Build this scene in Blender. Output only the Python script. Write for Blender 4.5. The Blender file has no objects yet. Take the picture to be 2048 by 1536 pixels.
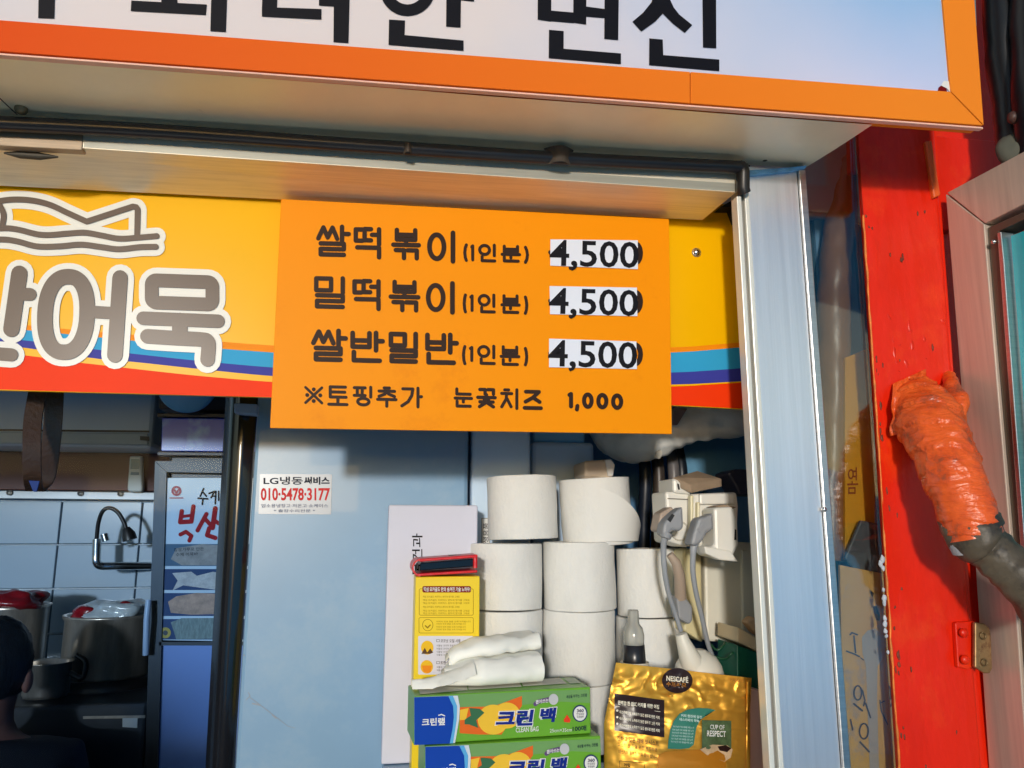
import bpy, bmesh, math, random
from mathutils import Vector, noise, Matrix
random.seed(7)
scene = bpy.context.scene
COL = scene.collection
R = math.radians

# ------------------------------------------------------------------ camera
F = 1538.0                       # focal length in photograph pixels (2048 wide)
YAW, PIT = R(9.7), R(10.7)
CZ = 1.55
CAM = Vector((0, 0, CZ))
cd = bpy.data.cameras.new('camera')
cam = bpy.data.objects.new('camera', cd); COL.objects.link(cam)
cam.location = CAM
cam.rotation_euler = (math.pi/2 + PIT, 0, -YAW)
cd.sensor_width = 36; cd.lens = F/2048*36
cd.clip_start = .02; cd.clip_end = 500
scene.camera = cam

# ------------------------------------------------------------------ light
SUN_EL, SUN_AZ = R(8.0), R(195.5)
world = bpy.data.worlds.new('World'); scene.world = world
world.use_nodes = True
wn = world.node_tree.nodes; wl = world.node_tree.links
bg = wn['Background']
sky = wn.new('ShaderNodeTexSky'); sky.sky_type = 'NISHITA'; sky.sun_disc = False
sky.sun_elevation = SUN_EL; sky.sun_rotation = SUN_AZ
wl.new(sky.outputs[0], bg.inputs[0]); bg.inputs[1].default_value = .15
sd = bpy.data.lights.new('sun', 'SUN'); sd.energy = 2.0; sd.angle = R(3.5)
sd.color = (1.0, .96, .90)
sun = bpy.data.objects.new('sun', sd); COL.objects.link(sun)
sv = Vector((math.sin(SUN_AZ)*math.cos(SUN_EL), math.cos(SUN_AZ)*math.cos(SUN_EL), math.sin(SUN_EL)))
sun.rotation_euler = sv.to_track_quat('Z', 'Y').to_euler(); sun.location = (-3, -6, 5)
scene.view_settings.view_transform = 'Standard'; scene.view_settings.look = 'None'
scene.view_settings.exposure = 0.1; scene.view_settings.gamma = 1

# ------------------------------------------------------------------ pixel -> world
_fw = Vector((math.sin(YAW)*math.cos(PIT), math.cos(YAW)*math.cos(PIT), math.sin(PIT)))
_rt = Vector((math.cos(YAW), -math.sin(YAW), 0)); _up = _rt.cross(_fw)
def ray(px, py): return _fw*F + _rt*(px-1024) + _up*(768-py)
def W(px, py, Y):
    d = ray(px, py); return CAM + d*(Y/d.y)
def WZ(px, py, z):
    d = ray(px, py); return CAM + d*((z-CZ)/d.z)
def plane(p, n):
    n = n.normalized()
    if n.dot(CAM-p) < 0: n = -n
    def M(px, py, h=0.0):
        d = ray(px, py)
        return CAM + d*((p-CAM).dot(n)/d.dot(n)) + n*h
    M.n = n
    return M
def planeY(Y): return plane(Vector((0, Y, CZ)), Vector((0, -1, 0)))
def lin(c):
    c = c/255.0
    return c/12.92 if c <= .04045 else ((c+.055)/1.055)**2.4
def C(r, g, b, k=1.0): return tuple(min(.9, lin(v)*k) for v in (r, g, b))

# ------------------------------------------------------------------ materials
MATS = {}
def mat(name, col, rough=.5, metal=0, var=.08, vs=6, bump=0, bs=40, stretch=(1,1,1), stain=None, stain_amt=.0, stain_s=5, spec=.5, coat=0, trans=0, rvar=.0):
    if name in MATS: return MATS[name]
    m = bpy.data.materials.new(name); m.use_nodes = True
    n = m.node_tree.nodes; l = m.node_tree.links; b = n['Principled BSDF']
    tc = n.new('ShaderNodeTexCoord'); mp = n.new('ShaderNodeMapping'); mp.inputs['Scale'].default_value = stretch
    l.new(tc.outputs['Object'], mp.inputs[0])
    no = n.new('ShaderNodeTexNoise'); no.inputs['Scale'].default_value = vs; no.inputs['Detail'].default_value = 6; no.inputs['Roughness'].default_value = .65
    l.new(mp.outputs[0], no.inputs['Vector'])
    rp = n.new('ShaderNodeValToRGB')
    rp.color_ramp.elements[0].position = .3; rp.color_ramp.elements[1].position = .7
    rp.color_ramp.elements[0].color = tuple(min(1, c*(1-var)) for c in col) + (1,)
    rp.color_ramp.elements[1].color = tuple(min(1, c*(1+var)) for c in col) + (1,)
    l.new(no.outputs['Fac'], rp.inputs[0]); out = rp.outputs[0]
    if stain:
        n2 = n.new('ShaderNodeTexNoise'); n2.inputs['Scale'].default_value = stain_s; n2.inputs['Detail'].default_value = 8; n2.inputs['Roughness'].default_value = .75
        l.new(tc.outputs['Object'], n2.inputs['Vector'])
        r2 = n.new('ShaderNodeValToRGB'); r2.color_ramp.elements[0].position = 1-stain_amt-.07; r2.color_ramp.elements[1].position = min(1, 1-stain_amt+.07)
        l.new(n2.outputs['Fac'], r2.inputs[0])
        mx = n.new('ShaderNodeMixRGB'); mx.inputs[2].default_value = tuple(stain)+(1,)
        l.new(r2.outputs[0], mx.inputs[0]); l.new(out, mx.inputs[1]); out = mx.outputs[0]
    l.new(out, b.inputs['Base Color'])
    b.inputs['Roughness'].default_value = rough; b.inputs['Metallic'].default_value = metal
    b.inputs['Specular IOR Level'].default_value = spec
    b.inputs['Coat Weight'].default_value = coat
    if trans: b.inputs['Transmission Weight'].default_value = trans
    if rvar:
        mr = n.new('ShaderNodeMapRange'); mr.inputs['To Min'].default_value = max(.02, rough-rvar); mr.inputs['To Max'].default_value = rough+rvar
        l.new(no.outputs['Fac'], mr.inputs[0]); l.new(mr.outputs[0], b.inputs['Roughness'])
    if bump:
        n3 = n.new('ShaderNodeTexNoise'); n3.inputs['Scale'].default_value = bs; n3.inputs['Detail'].default_value = 5
        l.new(mp.outputs[0], n3.inputs['Vector'])
        bp = n.new('ShaderNodeBump'); bp.inputs['Strength'].default_value = bump; bp.inputs['Distance'].default_value = .004
        l.new(n3.outputs['Fac'], bp.inputs['Height']); l.new(bp.outputs[0], b.inputs['Normal'])
    MATS[name] = m
    return m
def glassmat(name, tint, refl=.08, rough=.02, ior=1.45):
    m = bpy.data.materials.new(name); m.use_nodes = True
    n = m.node_tree.nodes; l = m.node_tree.links; n.remove(n['Principled BSDF'])
    t = n.new('ShaderNodeBsdfTransparent'); t.inputs[0].default_value = tuple(tint)+(1,)
    g = n.new('ShaderNodeBsdfGlossy'); g.inputs['Roughness'].default_value = rough
    fr = n.new('ShaderNodeFresnel')
    ad = n.new('ShaderNodeMath'); ad.inputs[1].default_value = refl; ad.use_clamp = True; fr.inputs[0].default_value = ior
    l.new(fr.outputs[0], ad.inputs[0])
    mx = n.new('ShaderNodeMixShader'); l.new(ad.outputs[0], mx.inputs[0]); l.new(t.outputs[0], mx.inputs[1]); l.new(g.outputs[0], mx.inputs[2])
    l.new(mx.outputs[0], n['Material Output'].inputs[0])
    return m
def ink(name, r, g, b, rough=.5, k=1): return mat(name, C(r, g, b, k), rough, var=.04, spec=.12)

# ------------------------------------------------------------------ mesh builder
class MB:
    def __init__(s): s.v = []; s.f = []; s.sm = []; s.lay = 0
    def add(s, vs, fs, smooth=False):
        o = len(s.v); s.v += [Vector(p) for p in vs]
        for f in fs: s.f.append([o+i for i in f]); s.sm.append(smooth)
    def bm(s, bm, smooth=False):
        bm.verts.index_update(); s.add([v.co for v in bm.verts], [[v.index for v in f.verts] for f in bm.faces], smooth); bm.free()
    def hexa(s, c, bev=0, seg=2):
        """c = 8 corners: 4 front (ccw) then 4 back"""
        bm = bmesh.new(); vs = [bm.verts.new(p) for p in c]
        for f in ((0,1,2,3),(7,6,5,4),(0,4,5,1),(1,5,6,2),(2,6,7,3),(3,7,4,0)): bm.faces.new([vs[i] for i in f])
        bmesh.ops.recalc_face_normals(bm, faces=bm.faces)
        if bev: bmesh.ops.bevel(bm, geom=list(bm.edges), offset=bev, segments=seg, affect='EDGES', profile=.5)
        s.bm(bm); return s
    def box(s, x0, x1, y0, y1, z0, z1, bev=0):
        return s.hexa([(x0,y0,z0),(x1,y0,z0),(x1,y0,z1),(x0,y0,z1),(x0,y1,z0),(x1,y1,z0),(x1,y1,z1),(x0,y1,z1)], bev)
    def prism(s, poly, M, depth, bev=0, h=0):
        """polygon in photograph pixels on plane M, thickened away from the viewer"""
        bm = bmesh.new(); n = M.n
        a = [bm.verts.new(M(p[0], p[1], h)) for p in poly]; b = [bm.verts.new(M(p[0], p[1], h)-n*depth) for p in poly]
        k = len(poly); bm.faces.new(a); bm.faces.new(b[::-1])
        for i in range(k): bm.faces.new([a[i], b[i], b[(i+1) % k], a[(i+1) % k]])
        bmesh.ops.recalc_face_normals(bm, faces=bm.faces)
        if bev: bmesh.ops.bevel(bm, geom=list(bm.edges), offset=bev, segments=2, affect='EDGES', profile=.5)
        s.bm(bm); return s
    def flat(s, poly, M, h):
        s.lay += 1
        bm = bmesh.new(); vs = [bm.verts.new(M(p[0], p[1], h+s.lay*4e-6)) for p in poly]
        f = bm.faces.new(vs)
        if f.normal.length == 0: f.normal_update()
        if f.normal.dot(M.n) < 0: f.normal_flip()
        bmesh.ops.triangulate(bm, faces=[f]); s.bm(bm); return s
    def stroke(s, pts, r, M, h, closed=False):
        P = list(pts) + ([pts[0]] if closed else [])
        if len(P) == 1: P = [P[0], (P[0][0]+.01, P[0][1])]
        for (x0, y0), (x1, y1) in zip(P[:-1], P[1:]):
            a = math.atan2(y1-y0, x1-x0); po = []
            for i in range(9): t = a+math.pi/2+math.pi*i/8; po.append((x0+r*math.cos(t), y0+r*math.sin(t)))
            for i in range(9): t = a-math.pi/2+math.pi*i/8; po.append((x1+r*math.cos(t), y1+r*math.sin(t)))
            s.flat(po, M, h)
        return s
    def disc(s, cx, cy, rx, ry, M, h, n=28):
        return s.flat([(cx+rx*math.cos(2*math.pi*i/n), cy+ry*math.sin(2*math.pi*i/n)) for i in range(n)], M, h)
    def tube(s, pts, rad, n=12, caps=True, wob=0, wf=30, smooth=True, ridge=0, rf=0):
        pts = [Vector(p) for p in pts]; k = len(pts)
        rad = rad if isinstance(rad, (list, tuple)) else [rad]*k
        vs = []; up = None
        for i in range(k):
            t = (pts[min(i+1, k-1)]-pts[max(i-1, 0)]).normalized()
            if up is None: up = t.orthogonal().normalized()
            up = (up-t*up.dot(t)).normalized(); sd_ = t.cross(up)
            for j in range(n):
                a = 2*math.pi*j/n; d = up*math.cos(a)+sd_*math.sin(a); p = pts[i]+d*rad[i]
                r = rad[i]
                if wob: r += wob*noise.noise(p*wf) + .5*wob*noise.noise(p*wf*2.7)
                if ridge: r += ridge*math.sin(i*rf+a*1.0+3*noise.noise(p*18))
                vs.append(pts[i]+d*r)
        fs = []
        for i in range(k-1):
            for j in range(n): fs.append((i*n+j, i*n+(j+1) % n, (i+1)*n+(j+1) % n, (i+1)*n+j))
        s.add(vs, fs, smooth)
        if caps: s.add([vs[j] for j in range(n)], [list(range(n))[::-1]]); s.add([vs[(k-1)*n+j] for j in range(n)], [list(range(n))])
        return s
    def lathe(s, prof, c, n=32, axis='z', smooth=True, wob=0):
        """prof = [(r, t)], t along the axis"""
        c = Vector(c); vs = []
        for r, t in prof:
            for j in range(n):
                a = 2*math.pi*j/n; rr = r*(1+wob*noise.noise(Vector((math.cos(a)*2, math.sin(a)*2, t*30))))
                q = (rr*math.cos(a), rr*math.sin(a), t) if axis == 'z' else ((rr*math.cos(a), -t, rr*math.sin(a)))
                vs.append(c+Vector(q))
        fs = []
        for i in range(len(prof)-1):
            for j in range(n):
                f = (i*n+j, i*n+(j+1) % n, (i+1)*n+(j+1) % n, (i+1)*n+j)
                fs.append(f if axis == 'z' else f)
        s.add(vs, fs, smooth); return s
    def grid(s, fn, nu, nv, smooth=True):
        s.add([fn(i/nu, j/nv) for j in range(nv+1) for i in range(nu+1)],
              [(j*(nu+1)+i, j*(nu+1)+i+1, (j+1)*(nu+1)+i+1, (j+1)*(nu+1)+i) for j in range(nv) for i in range(nu)], smooth); return s
    def ball(s, c, rx, ry, rz, n=16, m=10, wob=0, wf=20):
        c = Vector(c)
        def fn(u, v):
            a = 2*math.pi*u; b = math.pi*v
            d = Vector((math.sin(b)*math.cos(a)*rx, math.sin(b)*math.sin(a)*ry, math.cos(b)*rz))
            return c+d*(1+wob*noise.noise((c+d)*wf))
        return s.grid(fn, n, m)
    def text(s, body, quad, M, h, bold=0.0, shear=0):
        """quad = TL, TR, BR, BL in photograph pixels; the ink box of the words fills it"""
        fc = bpy.data.curves.new('t', 'FONT'); fc.body = body; fc.offset = bold; fc.shear = shear; fc.resolution_u = 3
        fo = bpy.data.objects.new('t', fc); COL.objects.link(fo)
        dg = bpy.context.evaluated_depsgraph_get()
        me = bpy.data.meshes.new_from_object(fo.evaluated_get(dg), depsgraph=dg)
        vv = [v.co.copy() for v in me.vertices]; ff = [list(p.vertices) for p in me.polygons]
        bpy.data.objects.remove(fo); bpy.data.curves.remove(fc); bpy.data.meshes.remove(me)
        if not vv: return s
        x0 = min(v.x for v in vv); x1 = max(v.x for v in vv); y0 = min(v.y for v in vv); y1 = max(v.y for v in vv)
        (ax, ay), (bx, by), (cx, cy), (dx, dy) = quad
        s.lay += 1; out = []
        for v in vv:
            u = (v.x-x0)/(x1-x0 or 1); t = 1-(v.y-y0)/(y1-y0 or 1)
            px = (ax*(1-u)+bx*u)*(1-t)+(dx*(1-u)+cx*u)*t; py = (ay*(1-u)+by*u)*(1-t)+(dy*(1-u)+cy*u)*t
            out.append(M(px, py, h+s.lay*4e-6))
        s.add(out, ff); return s
def rect(x0, y0, x1, y1): return [(x0,y0),(x1,y0),(x1,y1),(x0,y1)]
def spline(pts, n=8):
    P = [Vector(p) for p in pts]; P = [P[0]*2-P[1]]+P+[P[-1]*2-P[-2]]; out = []
    for i in range(1, len(P)-2):
        for j in range(n):
            t = j/n; a, b, c, d = P[i-1:i+3]
            out.append(.5*((2*b)+(c-a)*t+(2*a-5*b+4*c-d)*t*t+(3*b-a-3*c+d)*t**3))
    out.append(P[-2]); return out
def spl2(pts, n=6): return [(p.x, p.y) for p in spline([(x, y, 0) for x, y in pts], n)]
def lerp(a, b, t): return a+(b-a)*t

# ------------------------------------------------------------------ objects
BASE = {}
def thing(name, label, cat, loc, group=None):
    o = bpy.data.objects.new(name, None); COL.objects.link(o); o.location = loc; o.empty_display_size = .02
    o['label'] = label; o['category'] = cat
    if group: o['group'] = group
    BASE[o.name] = Vector(loc); return o
def part(name, mb, m, parent=None, label=None, smooth_angle=None, loc=None):
    base = BASE[parent.name] if parent else Vector(loc or (0,0,0))
    me = bpy.data.meshes.new(name); me.from_pydata([v-base for v in mb.v], [], mb.f)
    me.polygons.foreach_set('use_smooth', mb.sm)
    for x in (m if isinstance(m, list) else [m]): me.materials.append(x)
    me.update()
    o = bpy.data.objects.new(name, me); COL.objects.link(o)
    if parent: o.parent = parent
    else: o.location = base
    BASE[o.name] = base
    if label: o['label'] = label
    return o
def solo(name, mb, m, label, cat, loc, group=None):
    o = part(name, mb, m, None, None, None, loc); o['label'] = label; o['category'] = cat
    if group: o['group'] = group
    return o
def structure(name, mb, m):
    o = part(name, mb, m); o['kind'] = 'structure'; return o

# common materials
M_black = mat('black_ink', C(14, 14, 22), .5, var=.04, spec=.15)
M_white = mat('white_vinyl', C(225, 225, 222), .35, var=.03)
M_alu = mat('brushed_aluminium', (.62, .62, .61), .33, 1, var=.1, vs=14, stretch=(1, 1, 30), rvar=.08)
M_rail = mat('rail_aluminium', (.84, .77, .62), .4, .35, var=.12, vs=9, stretch=(1, 20, 20), rvar=.1, stain=(.30, .17, .07), stain_amt=.27, stain_s=45)
M_soffit = mat('satin_soffit_metal', (.92, .87, .66), .34, .15, var=.08, vs=4, bump=.15, bs=9, stain=(.42, .37, .27), stain_amt=.27, stain_s=30)
M_chrome = mat('chrome', (.75, .74, .72), .18, 1, var=.05)
M_steel = mat('stainless_steel', (.50, .43, .36), .30, .75, var=.3, vs=5, stretch=(6, 6, 1))
M_paper = mat('tissue_paper', (.76, .76, .735), .9, var=.03, vs=3, bump=.28, bs=16, spec=.1)
M_red = mat('red_gloss_paint', C(222, 34, 4), .36, var=.14, vs=9, bump=.6, bs=34, stretch=(1, 1, .3), stain=C(230, 56, 10), stain_amt=.40, stain_s=11, rvar=.14, spec=.35)
M_dark = mat('dark_plastic', C(28, 26, 26), .4, var=.2)

# ================================================================== SETTING
structure('ground', MB().grid(lambda u, v: Vector((lerp(-90, 90, u), lerp(-90, .8, v), 0)), 2, 2, False), mat('concrete_paving', (.36, .35, .33), .9, var=.25, vs=3, bump=.5, bs=60))
structure('shop_floor', MB().box(-3.4, 1.2, .8, 3.3, -.2, .02), mat('floor_tile', C(170, 170, 170), .5, var=.15))
# added unseen things behind the viewer: they give reflections, blue tint and bounce light
def clothmat(name, col, share):
    m = bpy.data.materials.new(name); m.use_nodes = True; n = m.node_tree.nodes; l = m.node_tree.links; n.remove(n['Principled BSDF'])
    d = n.new('ShaderNodeBsdfDiffuse'); t = n.new('ShaderNodeBsdfTranslucent'); x = n.new('ShaderNodeMixShader'); x.inputs[0].default_value = share
    no = n.new('ShaderNodeTexNoise'); no.inputs['Scale'].default_value = 2.5; rp = n.new('ShaderNodeValToRGB')
    rp.color_ramp.elements[0].color = tuple(c*.8 for c in col)+(1,); rp.color_ramp.elements[1].color = tuple(min(1, c*1.15) for c in col)+(1,)
    l.new(no.outputs[0], rp.inputs[0]); l.new(rp.outputs[0], d.inputs[0]); l.new(rp.outputs[0], t.inputs[0])
    l.new(d.outputs[0], x.inputs[1]); l.new(t.outputs[0], x.inputs[2]); l.new(x.outputs[0], n['Material Output'].inputs[0]); return m
M_tint_sheet = clothmat('tint_sheet', (.10, .48, .92), .7)
for x0_, x1_, z1_, lab in ((-.15, 1.7, 3.4, 'tall bright blue tarpaulin screen added unseen to tint the fridge'), (1.75, 7, 1.95, 'long low blue tarpaulin screen added unseen to tint the column'), (-7, -2.0, 1.9, 'low blue tarpaulin screen added unseen to tint the kitchen glass')):
    tp = MB()
    def reflector_sheet(u, v):
        x = lerp(x0_, x1_, u); z = lerp(.02, z1_, v)
        return Vector((x, -3.2+.10*math.sin(x*7)-.3*(1-v)**2, z+.03*math.sin(x*5)))
    tp.grid(reflector_sheet, 50, 14)
    solo('reflector', tp, M_tint_sheet, lab, 'reflector', ((x0_+x1_)/2, -3.2, 0))  # unseen blue sheets added to tint what fridge, column and glass reflect
tp = MB()
def scrim_sheet(u, v):
    x = lerp(-5, 6, u); y = lerp(-1.6, -6.2, v)
    return Vector((x, y, 3.95+.10*math.cos(x*2.6)+.12*v))
tp.grid(scrim_sheet, 60, 14)
solo('scrim', tp, M_tint_sheet, 'bright blue awning added unseen above the alley to tint the shade', 'scrim', (.5, -4, 3.9))  # unseen blue sheet added overhead so the shade turns bluer
cl = thing('bounce_board', 'white slanted bounce board added unseen in front of the stall', 'counter', (0, .45, 0))  # unseen white slope added below to bounce sun up onto the soffit
part('lid', MB().hexa([(-1.7, .14, .72), (1.5, .14, .72), (1.5, .16, .735), (-1.7, .16, .735), (-1.7, .72, 1.19), (1.5, .72, 1.19), (1.5, .72, 1.21), (-1.7, .72, 1.21)], .002), mat('bounce_white', (.80, .77, .68), .5, var=.04), cl)
part('bounce_base', MB().box(-1.7, 1.5, .165, .72, .004, .715, .004), mat('base_grey', (.4, .4, .4), .5), cl)
solo('glow_blocker', MB().box(-14, 16, -15, -13.6, 0, 1.9, .02), mat('glow_blocker_wall', C(150, 150, 148), .8, var=.15), 'low grey building added unseen to hide the horizon glow', 'building', (0, -10, 0))  # unseen, added to keep the bright horizon out of the reflections

# ================================================================== INTERIOR SHELL
M_wallp = mat('grey_wall_paint', C(200, 208, 214), .7, var=.1)
def wall(name, mb, m, label, loc): return solo(name, mb, m, label, 'wall', loc)
0 and wall('side_wall', MB().box(-3.4, -3.3, .9, 3.25, 0, 2.9), M_wallp, 'dim grey side wall at the far left of the kitchen', (-3.35, 2, 0))
wall('ceiling', MB().box(-3.4, 1.2, .97, 3.25, 2.75, 2.85), M_wallp, 'dim grey ceiling above the kitchen', (-1, 2, 2.75))['category'] = 'ceiling'
wall('partition_wall', MB().box(.62, .68, .98, 3.25, 0, 2.75), mat('partition_blue', C(120, 165, 205), .6, var=.15), 'blue grey partition wall closing the niche at the right', (.65, 2, 0))
wall('facade_wall', MB().box(-3.4, 1.6, .955, .985, CZ+.45, 3.6), M_wallp, 'grey facade wall above the signs', (-1, .97, 2))
wall('facade_wall', MB().box(.60, 1.9, 1.02, 1.06, 0, 2.0), mat('dark_recess', C(30, 33, 36), .7, var=.3), 'dark wall behind the red post and the open door', (1, 1.04, 0))
wall('niche_wall', MB().box(.2, .618, 1.42, 1.46, 0, 2.7), mat('niche_blue', C(110, 168, 220), .6, var=.12), 'blue painted wall at the back of the shelf niche', (.4, 1.44, 0))

# back wall with tiles, panel and trim
WB = planeY(3.1)
bw = thing('back_wall', 'kitchen back wall of large pale tiles under a brown panel', 'wall', (-1.4, 3.12, 0))
part('wall', MB().box(-3.3, .6, 3.125, 3.2, 0, 2.75), M_wallp, bw)
z_t = W(0, 1000, 3.1).z
tl = MB()
pitx = .278; pitz = .157; x_off = W(125, 1000, 3.1).x
for i in range(-8, 8):
    for j in range(9):
        x = x_off+i*pitx; z = z_t-.005-j*pitz
        if x > .3 or x < -3.3: continue
        tl.box(x+.003, x+pitx-.003, 3.1, 3.124, z-pitz+.006, z, .002)
part('tile', tl, mat('wall_tile', C(152, 168, 182), .18, var=.05, vs=2, bump=.1, bs=3), bw, 'pale glossy rectangular tiles')
part('panel', MB().prism([(-400, 880), (520, 896), (520, 985), (-400, 975)], WB, .02, .003, .004), mat('brown_panel', C(120, 66, 52), .5, var=.2, vs=4), bw, 'reddish brown panel')
part('trim', MB().prism([(-400, 976), (520, 987), (520, 1003), (-400, 994)], WB, .02, .003, .012), mat('grey_trim', C(150, 150, 150), .4, .5, var=.1), bw)
bw_s = MB()
for x in (18, 160, 240): bw_s.lathe([(.001, -.004), (.008, -.003), (.01, 0)], W(x, 985+x*.01, 3.08), 10, 'y')
part('screw', bw_s, M_steel, bw)

# ================================================================== LIGHTBOX SIGN (top)
YB = .735
SB = planeY(YB)
ban = thing('lightbox_sign', 'big white lightbox sign with black letters and an orange border above the stall', 'sign', (.1, .8, CZ+.46))
part('body', MB().prism([(-330, -420), (1886, -420), (1950, 246), (-330, 92)], planeY(YB+.007), .006, .001), mat('sign_case', C(200, 205, 210), .4, .3), ban)
# printed face: sky picture
m = bpy.data.materials.new('sky_print'); m.use_nodes = True
n = m.node_tree.nodes; l = m.node_tree.links; b = n['Principled BSDF']; b.inputs['Roughness'].default_value = .45; b.inputs['Specular IOR Level'].default_value = .15
tc = n.new('ShaderNodeTexCoord'); no = n.new('ShaderNodeTexNoise'); no.inputs['Scale'].default_value = 5; no.inputs['Detail'].default_value = 3
l.new(tc.outputs['Object'], no.inputs['Vector'])
sx = n.new('ShaderNodeSeparateXYZ'); l.new(tc.outputs['Object'], sx.inputs[0])
fx = n.new('ShaderNodeMapRange'); fx.inputs[1].default_value = 0.0; fx.inputs[2].default_value = .5; l.new(sx.outputs[0], fx.inputs[0])
fz = n.new('ShaderNodeMapRange'); fz.inputs[1].default_value = .05; fz.inputs[2].default_value = .22; l.new(sx.outputs[2], fz.inputs[0])
mu = n.new('ShaderNodeMath'); mu.operation = 'MULTIPLY'; l.new(fx.outputs[0], mu.inputs[0]); l.new(fz.outputs[0], mu.inputs[1])
ad = n.new('ShaderNodeMath'); ad.operation = 'MULTIPLY_ADD'; ad.inputs[1].default_value = .55; ad.inputs[2].default_value = -.27; l.new(no.outputs['Fac'], ad.inputs[0])
ad2 = n.new('ShaderNodeMath'); ad2.use_clamp = True; l.new(mu.outputs[0], ad2.inputs[0]); l.new(ad.outputs[0], ad2.inputs[1])
mxa = n.new('ShaderNodeMixRGB'); mxa.inputs[1].default_value = C(216, 208, 210)+(1,); mxa.inputs[2].default_value = C(196, 204, 236)+(1,); l.new(fx.outputs[0], mxa.inputs[0])
mxb = n.new('ShaderNodeMixRGB'); mxb.inputs[2].default_value = C(120, 178, 226)+(1,); l.new(ad2.outputs[0], mxb.inputs[0]); l.new(mxa.outputs[0], mxb.inputs[1])
l.new(mxb.outputs[0], b.inputs['Base Color'])
part('face', MB().prism([(-330, -420), (1850, -420), (1902, 190), (-330, 22)], SB, .006), m, ban, 'white face printed with a pale sky')
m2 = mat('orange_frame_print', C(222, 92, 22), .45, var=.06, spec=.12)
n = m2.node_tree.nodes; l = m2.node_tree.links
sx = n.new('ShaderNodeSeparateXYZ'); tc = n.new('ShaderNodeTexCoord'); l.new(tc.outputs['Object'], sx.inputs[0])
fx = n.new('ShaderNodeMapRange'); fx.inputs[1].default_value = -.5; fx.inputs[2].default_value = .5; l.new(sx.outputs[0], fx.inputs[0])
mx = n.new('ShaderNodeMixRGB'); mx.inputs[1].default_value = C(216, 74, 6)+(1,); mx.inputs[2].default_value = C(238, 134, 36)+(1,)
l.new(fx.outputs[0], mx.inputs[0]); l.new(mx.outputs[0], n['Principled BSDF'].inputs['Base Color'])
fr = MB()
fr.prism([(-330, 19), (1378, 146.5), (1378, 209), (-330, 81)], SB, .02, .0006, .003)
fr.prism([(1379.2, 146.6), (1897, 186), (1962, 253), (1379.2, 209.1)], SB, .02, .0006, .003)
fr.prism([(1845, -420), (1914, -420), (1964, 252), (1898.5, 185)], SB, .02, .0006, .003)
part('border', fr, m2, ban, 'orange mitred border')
part('lip', MB().prism([(-330, 82), (1964, 254.5), (1966, 258), (-330, 86)], SB, .007, .0006, .001), mat('pale_lip', C(240, 190, 170), .4), ban)
part('torn_corner', MB().flat([(1874, 187), (1876, 176), (1884, 170), (1892, 178), (1894, 188)], SB, .0008), ink('tear_red', 110, 10, 14), ban, 'small torn dark red corner of the face')
part('peeled_flap', MB().flat([(1880, 172), (1886, 163), (1896, 164), (1899, 186), (1892, 178)], SB, .0014), M_white, ban)
L = []
L += [[(80,-150),(115,-150),(109,38),(77,37)]]
L += [[(263,2),(414,10),(412,31),(262,23)], [(323,-40),(355,-38),(355,9),(323,6)], [(427,-170),(460,-170),(452,65),(421,63)], [(456,-90),(490,-88),(490,-62),(456,-64)]]
L += [[(524,15),(643,19),(643,40),(524,34)], [(526,-45),(556,-45),(554,20),(524,20)], [(526,-70),(640,-64),(640,-42),(526,-48)], [(669,-160),(703,-160),(697,87),(667,85)], [(638,-6),(670,-4),(670,14),(638,12)], [(638,-66),(672,-64),(672,-44),(638,-46)]]
L += [[(894,-160),(924,-160),(921,56),(892,54)], [(920,-18),(949,-16),(948,4),(920,1)], [(778,40),(810,42),(809,71),(927,82),(927,102.5),(777,90.6)], [(760,-104),(872,-97),(872,-78),(760,-85)]]
L += [[(1075.4,-120),(1103,-118),(1102,44),(1075,40)], [(1147,-115),(1173,-113),(1172,50),(1146,46)], [(1101,22),(1147,26),(1147,47),(1101,43)], [(1101,-50),(1148,-46),(1148,-26),(1101,-30)],
      [(1172,14),(1210,19),(1209,37),(1172,34)], [(1172,-52),(1210,-48),(1210,-28),(1172,-32)], [(1210,-150),(1239,-150),(1236,81),(1208,78.6)], [(1097.6,60.5),(1127,63),(1127,98.4),(1241.5,107.7),(1241.5,129),(1097,117)]]
L += [[(1311,-90),(1338,-88),(1339.6,0),(1347,16),(1358,30),(1384,51),(1369,66.6),(1345,48),(1325,28),(1310,44),(1282,64),(1264.4,44.4),(1286,26),(1302,6),(1308,-12)],
      [(1298,77.6),(1325,80),(1326,111),(1438,120),(1438,143),(1297.6,131)], [(1402.7,-150),(1431,-150),(1432,97.4),(1405.4,95.7)]]
lt = MB()
for p in L: lt.flat(p, SB, .0008)
lt.stroke([(815+44*math.cos(t*math.pi/16), -22+43.5*math.sin(t*math.pi/16)) for t in range(32)], 11.5, SB, .0008, True)
part('lettering', lt, M_black, ban, 'black letters')
# neighbouring end cap at the sign's right edge
part('end_cap', MB().prism([(1934, -60), (1952, -60), (1956, 50), (1950, 74), (1944, 78)], planeY(.80), .04, .004), mat('grey_cap', C(120, 140, 150), .5), ban)

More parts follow.
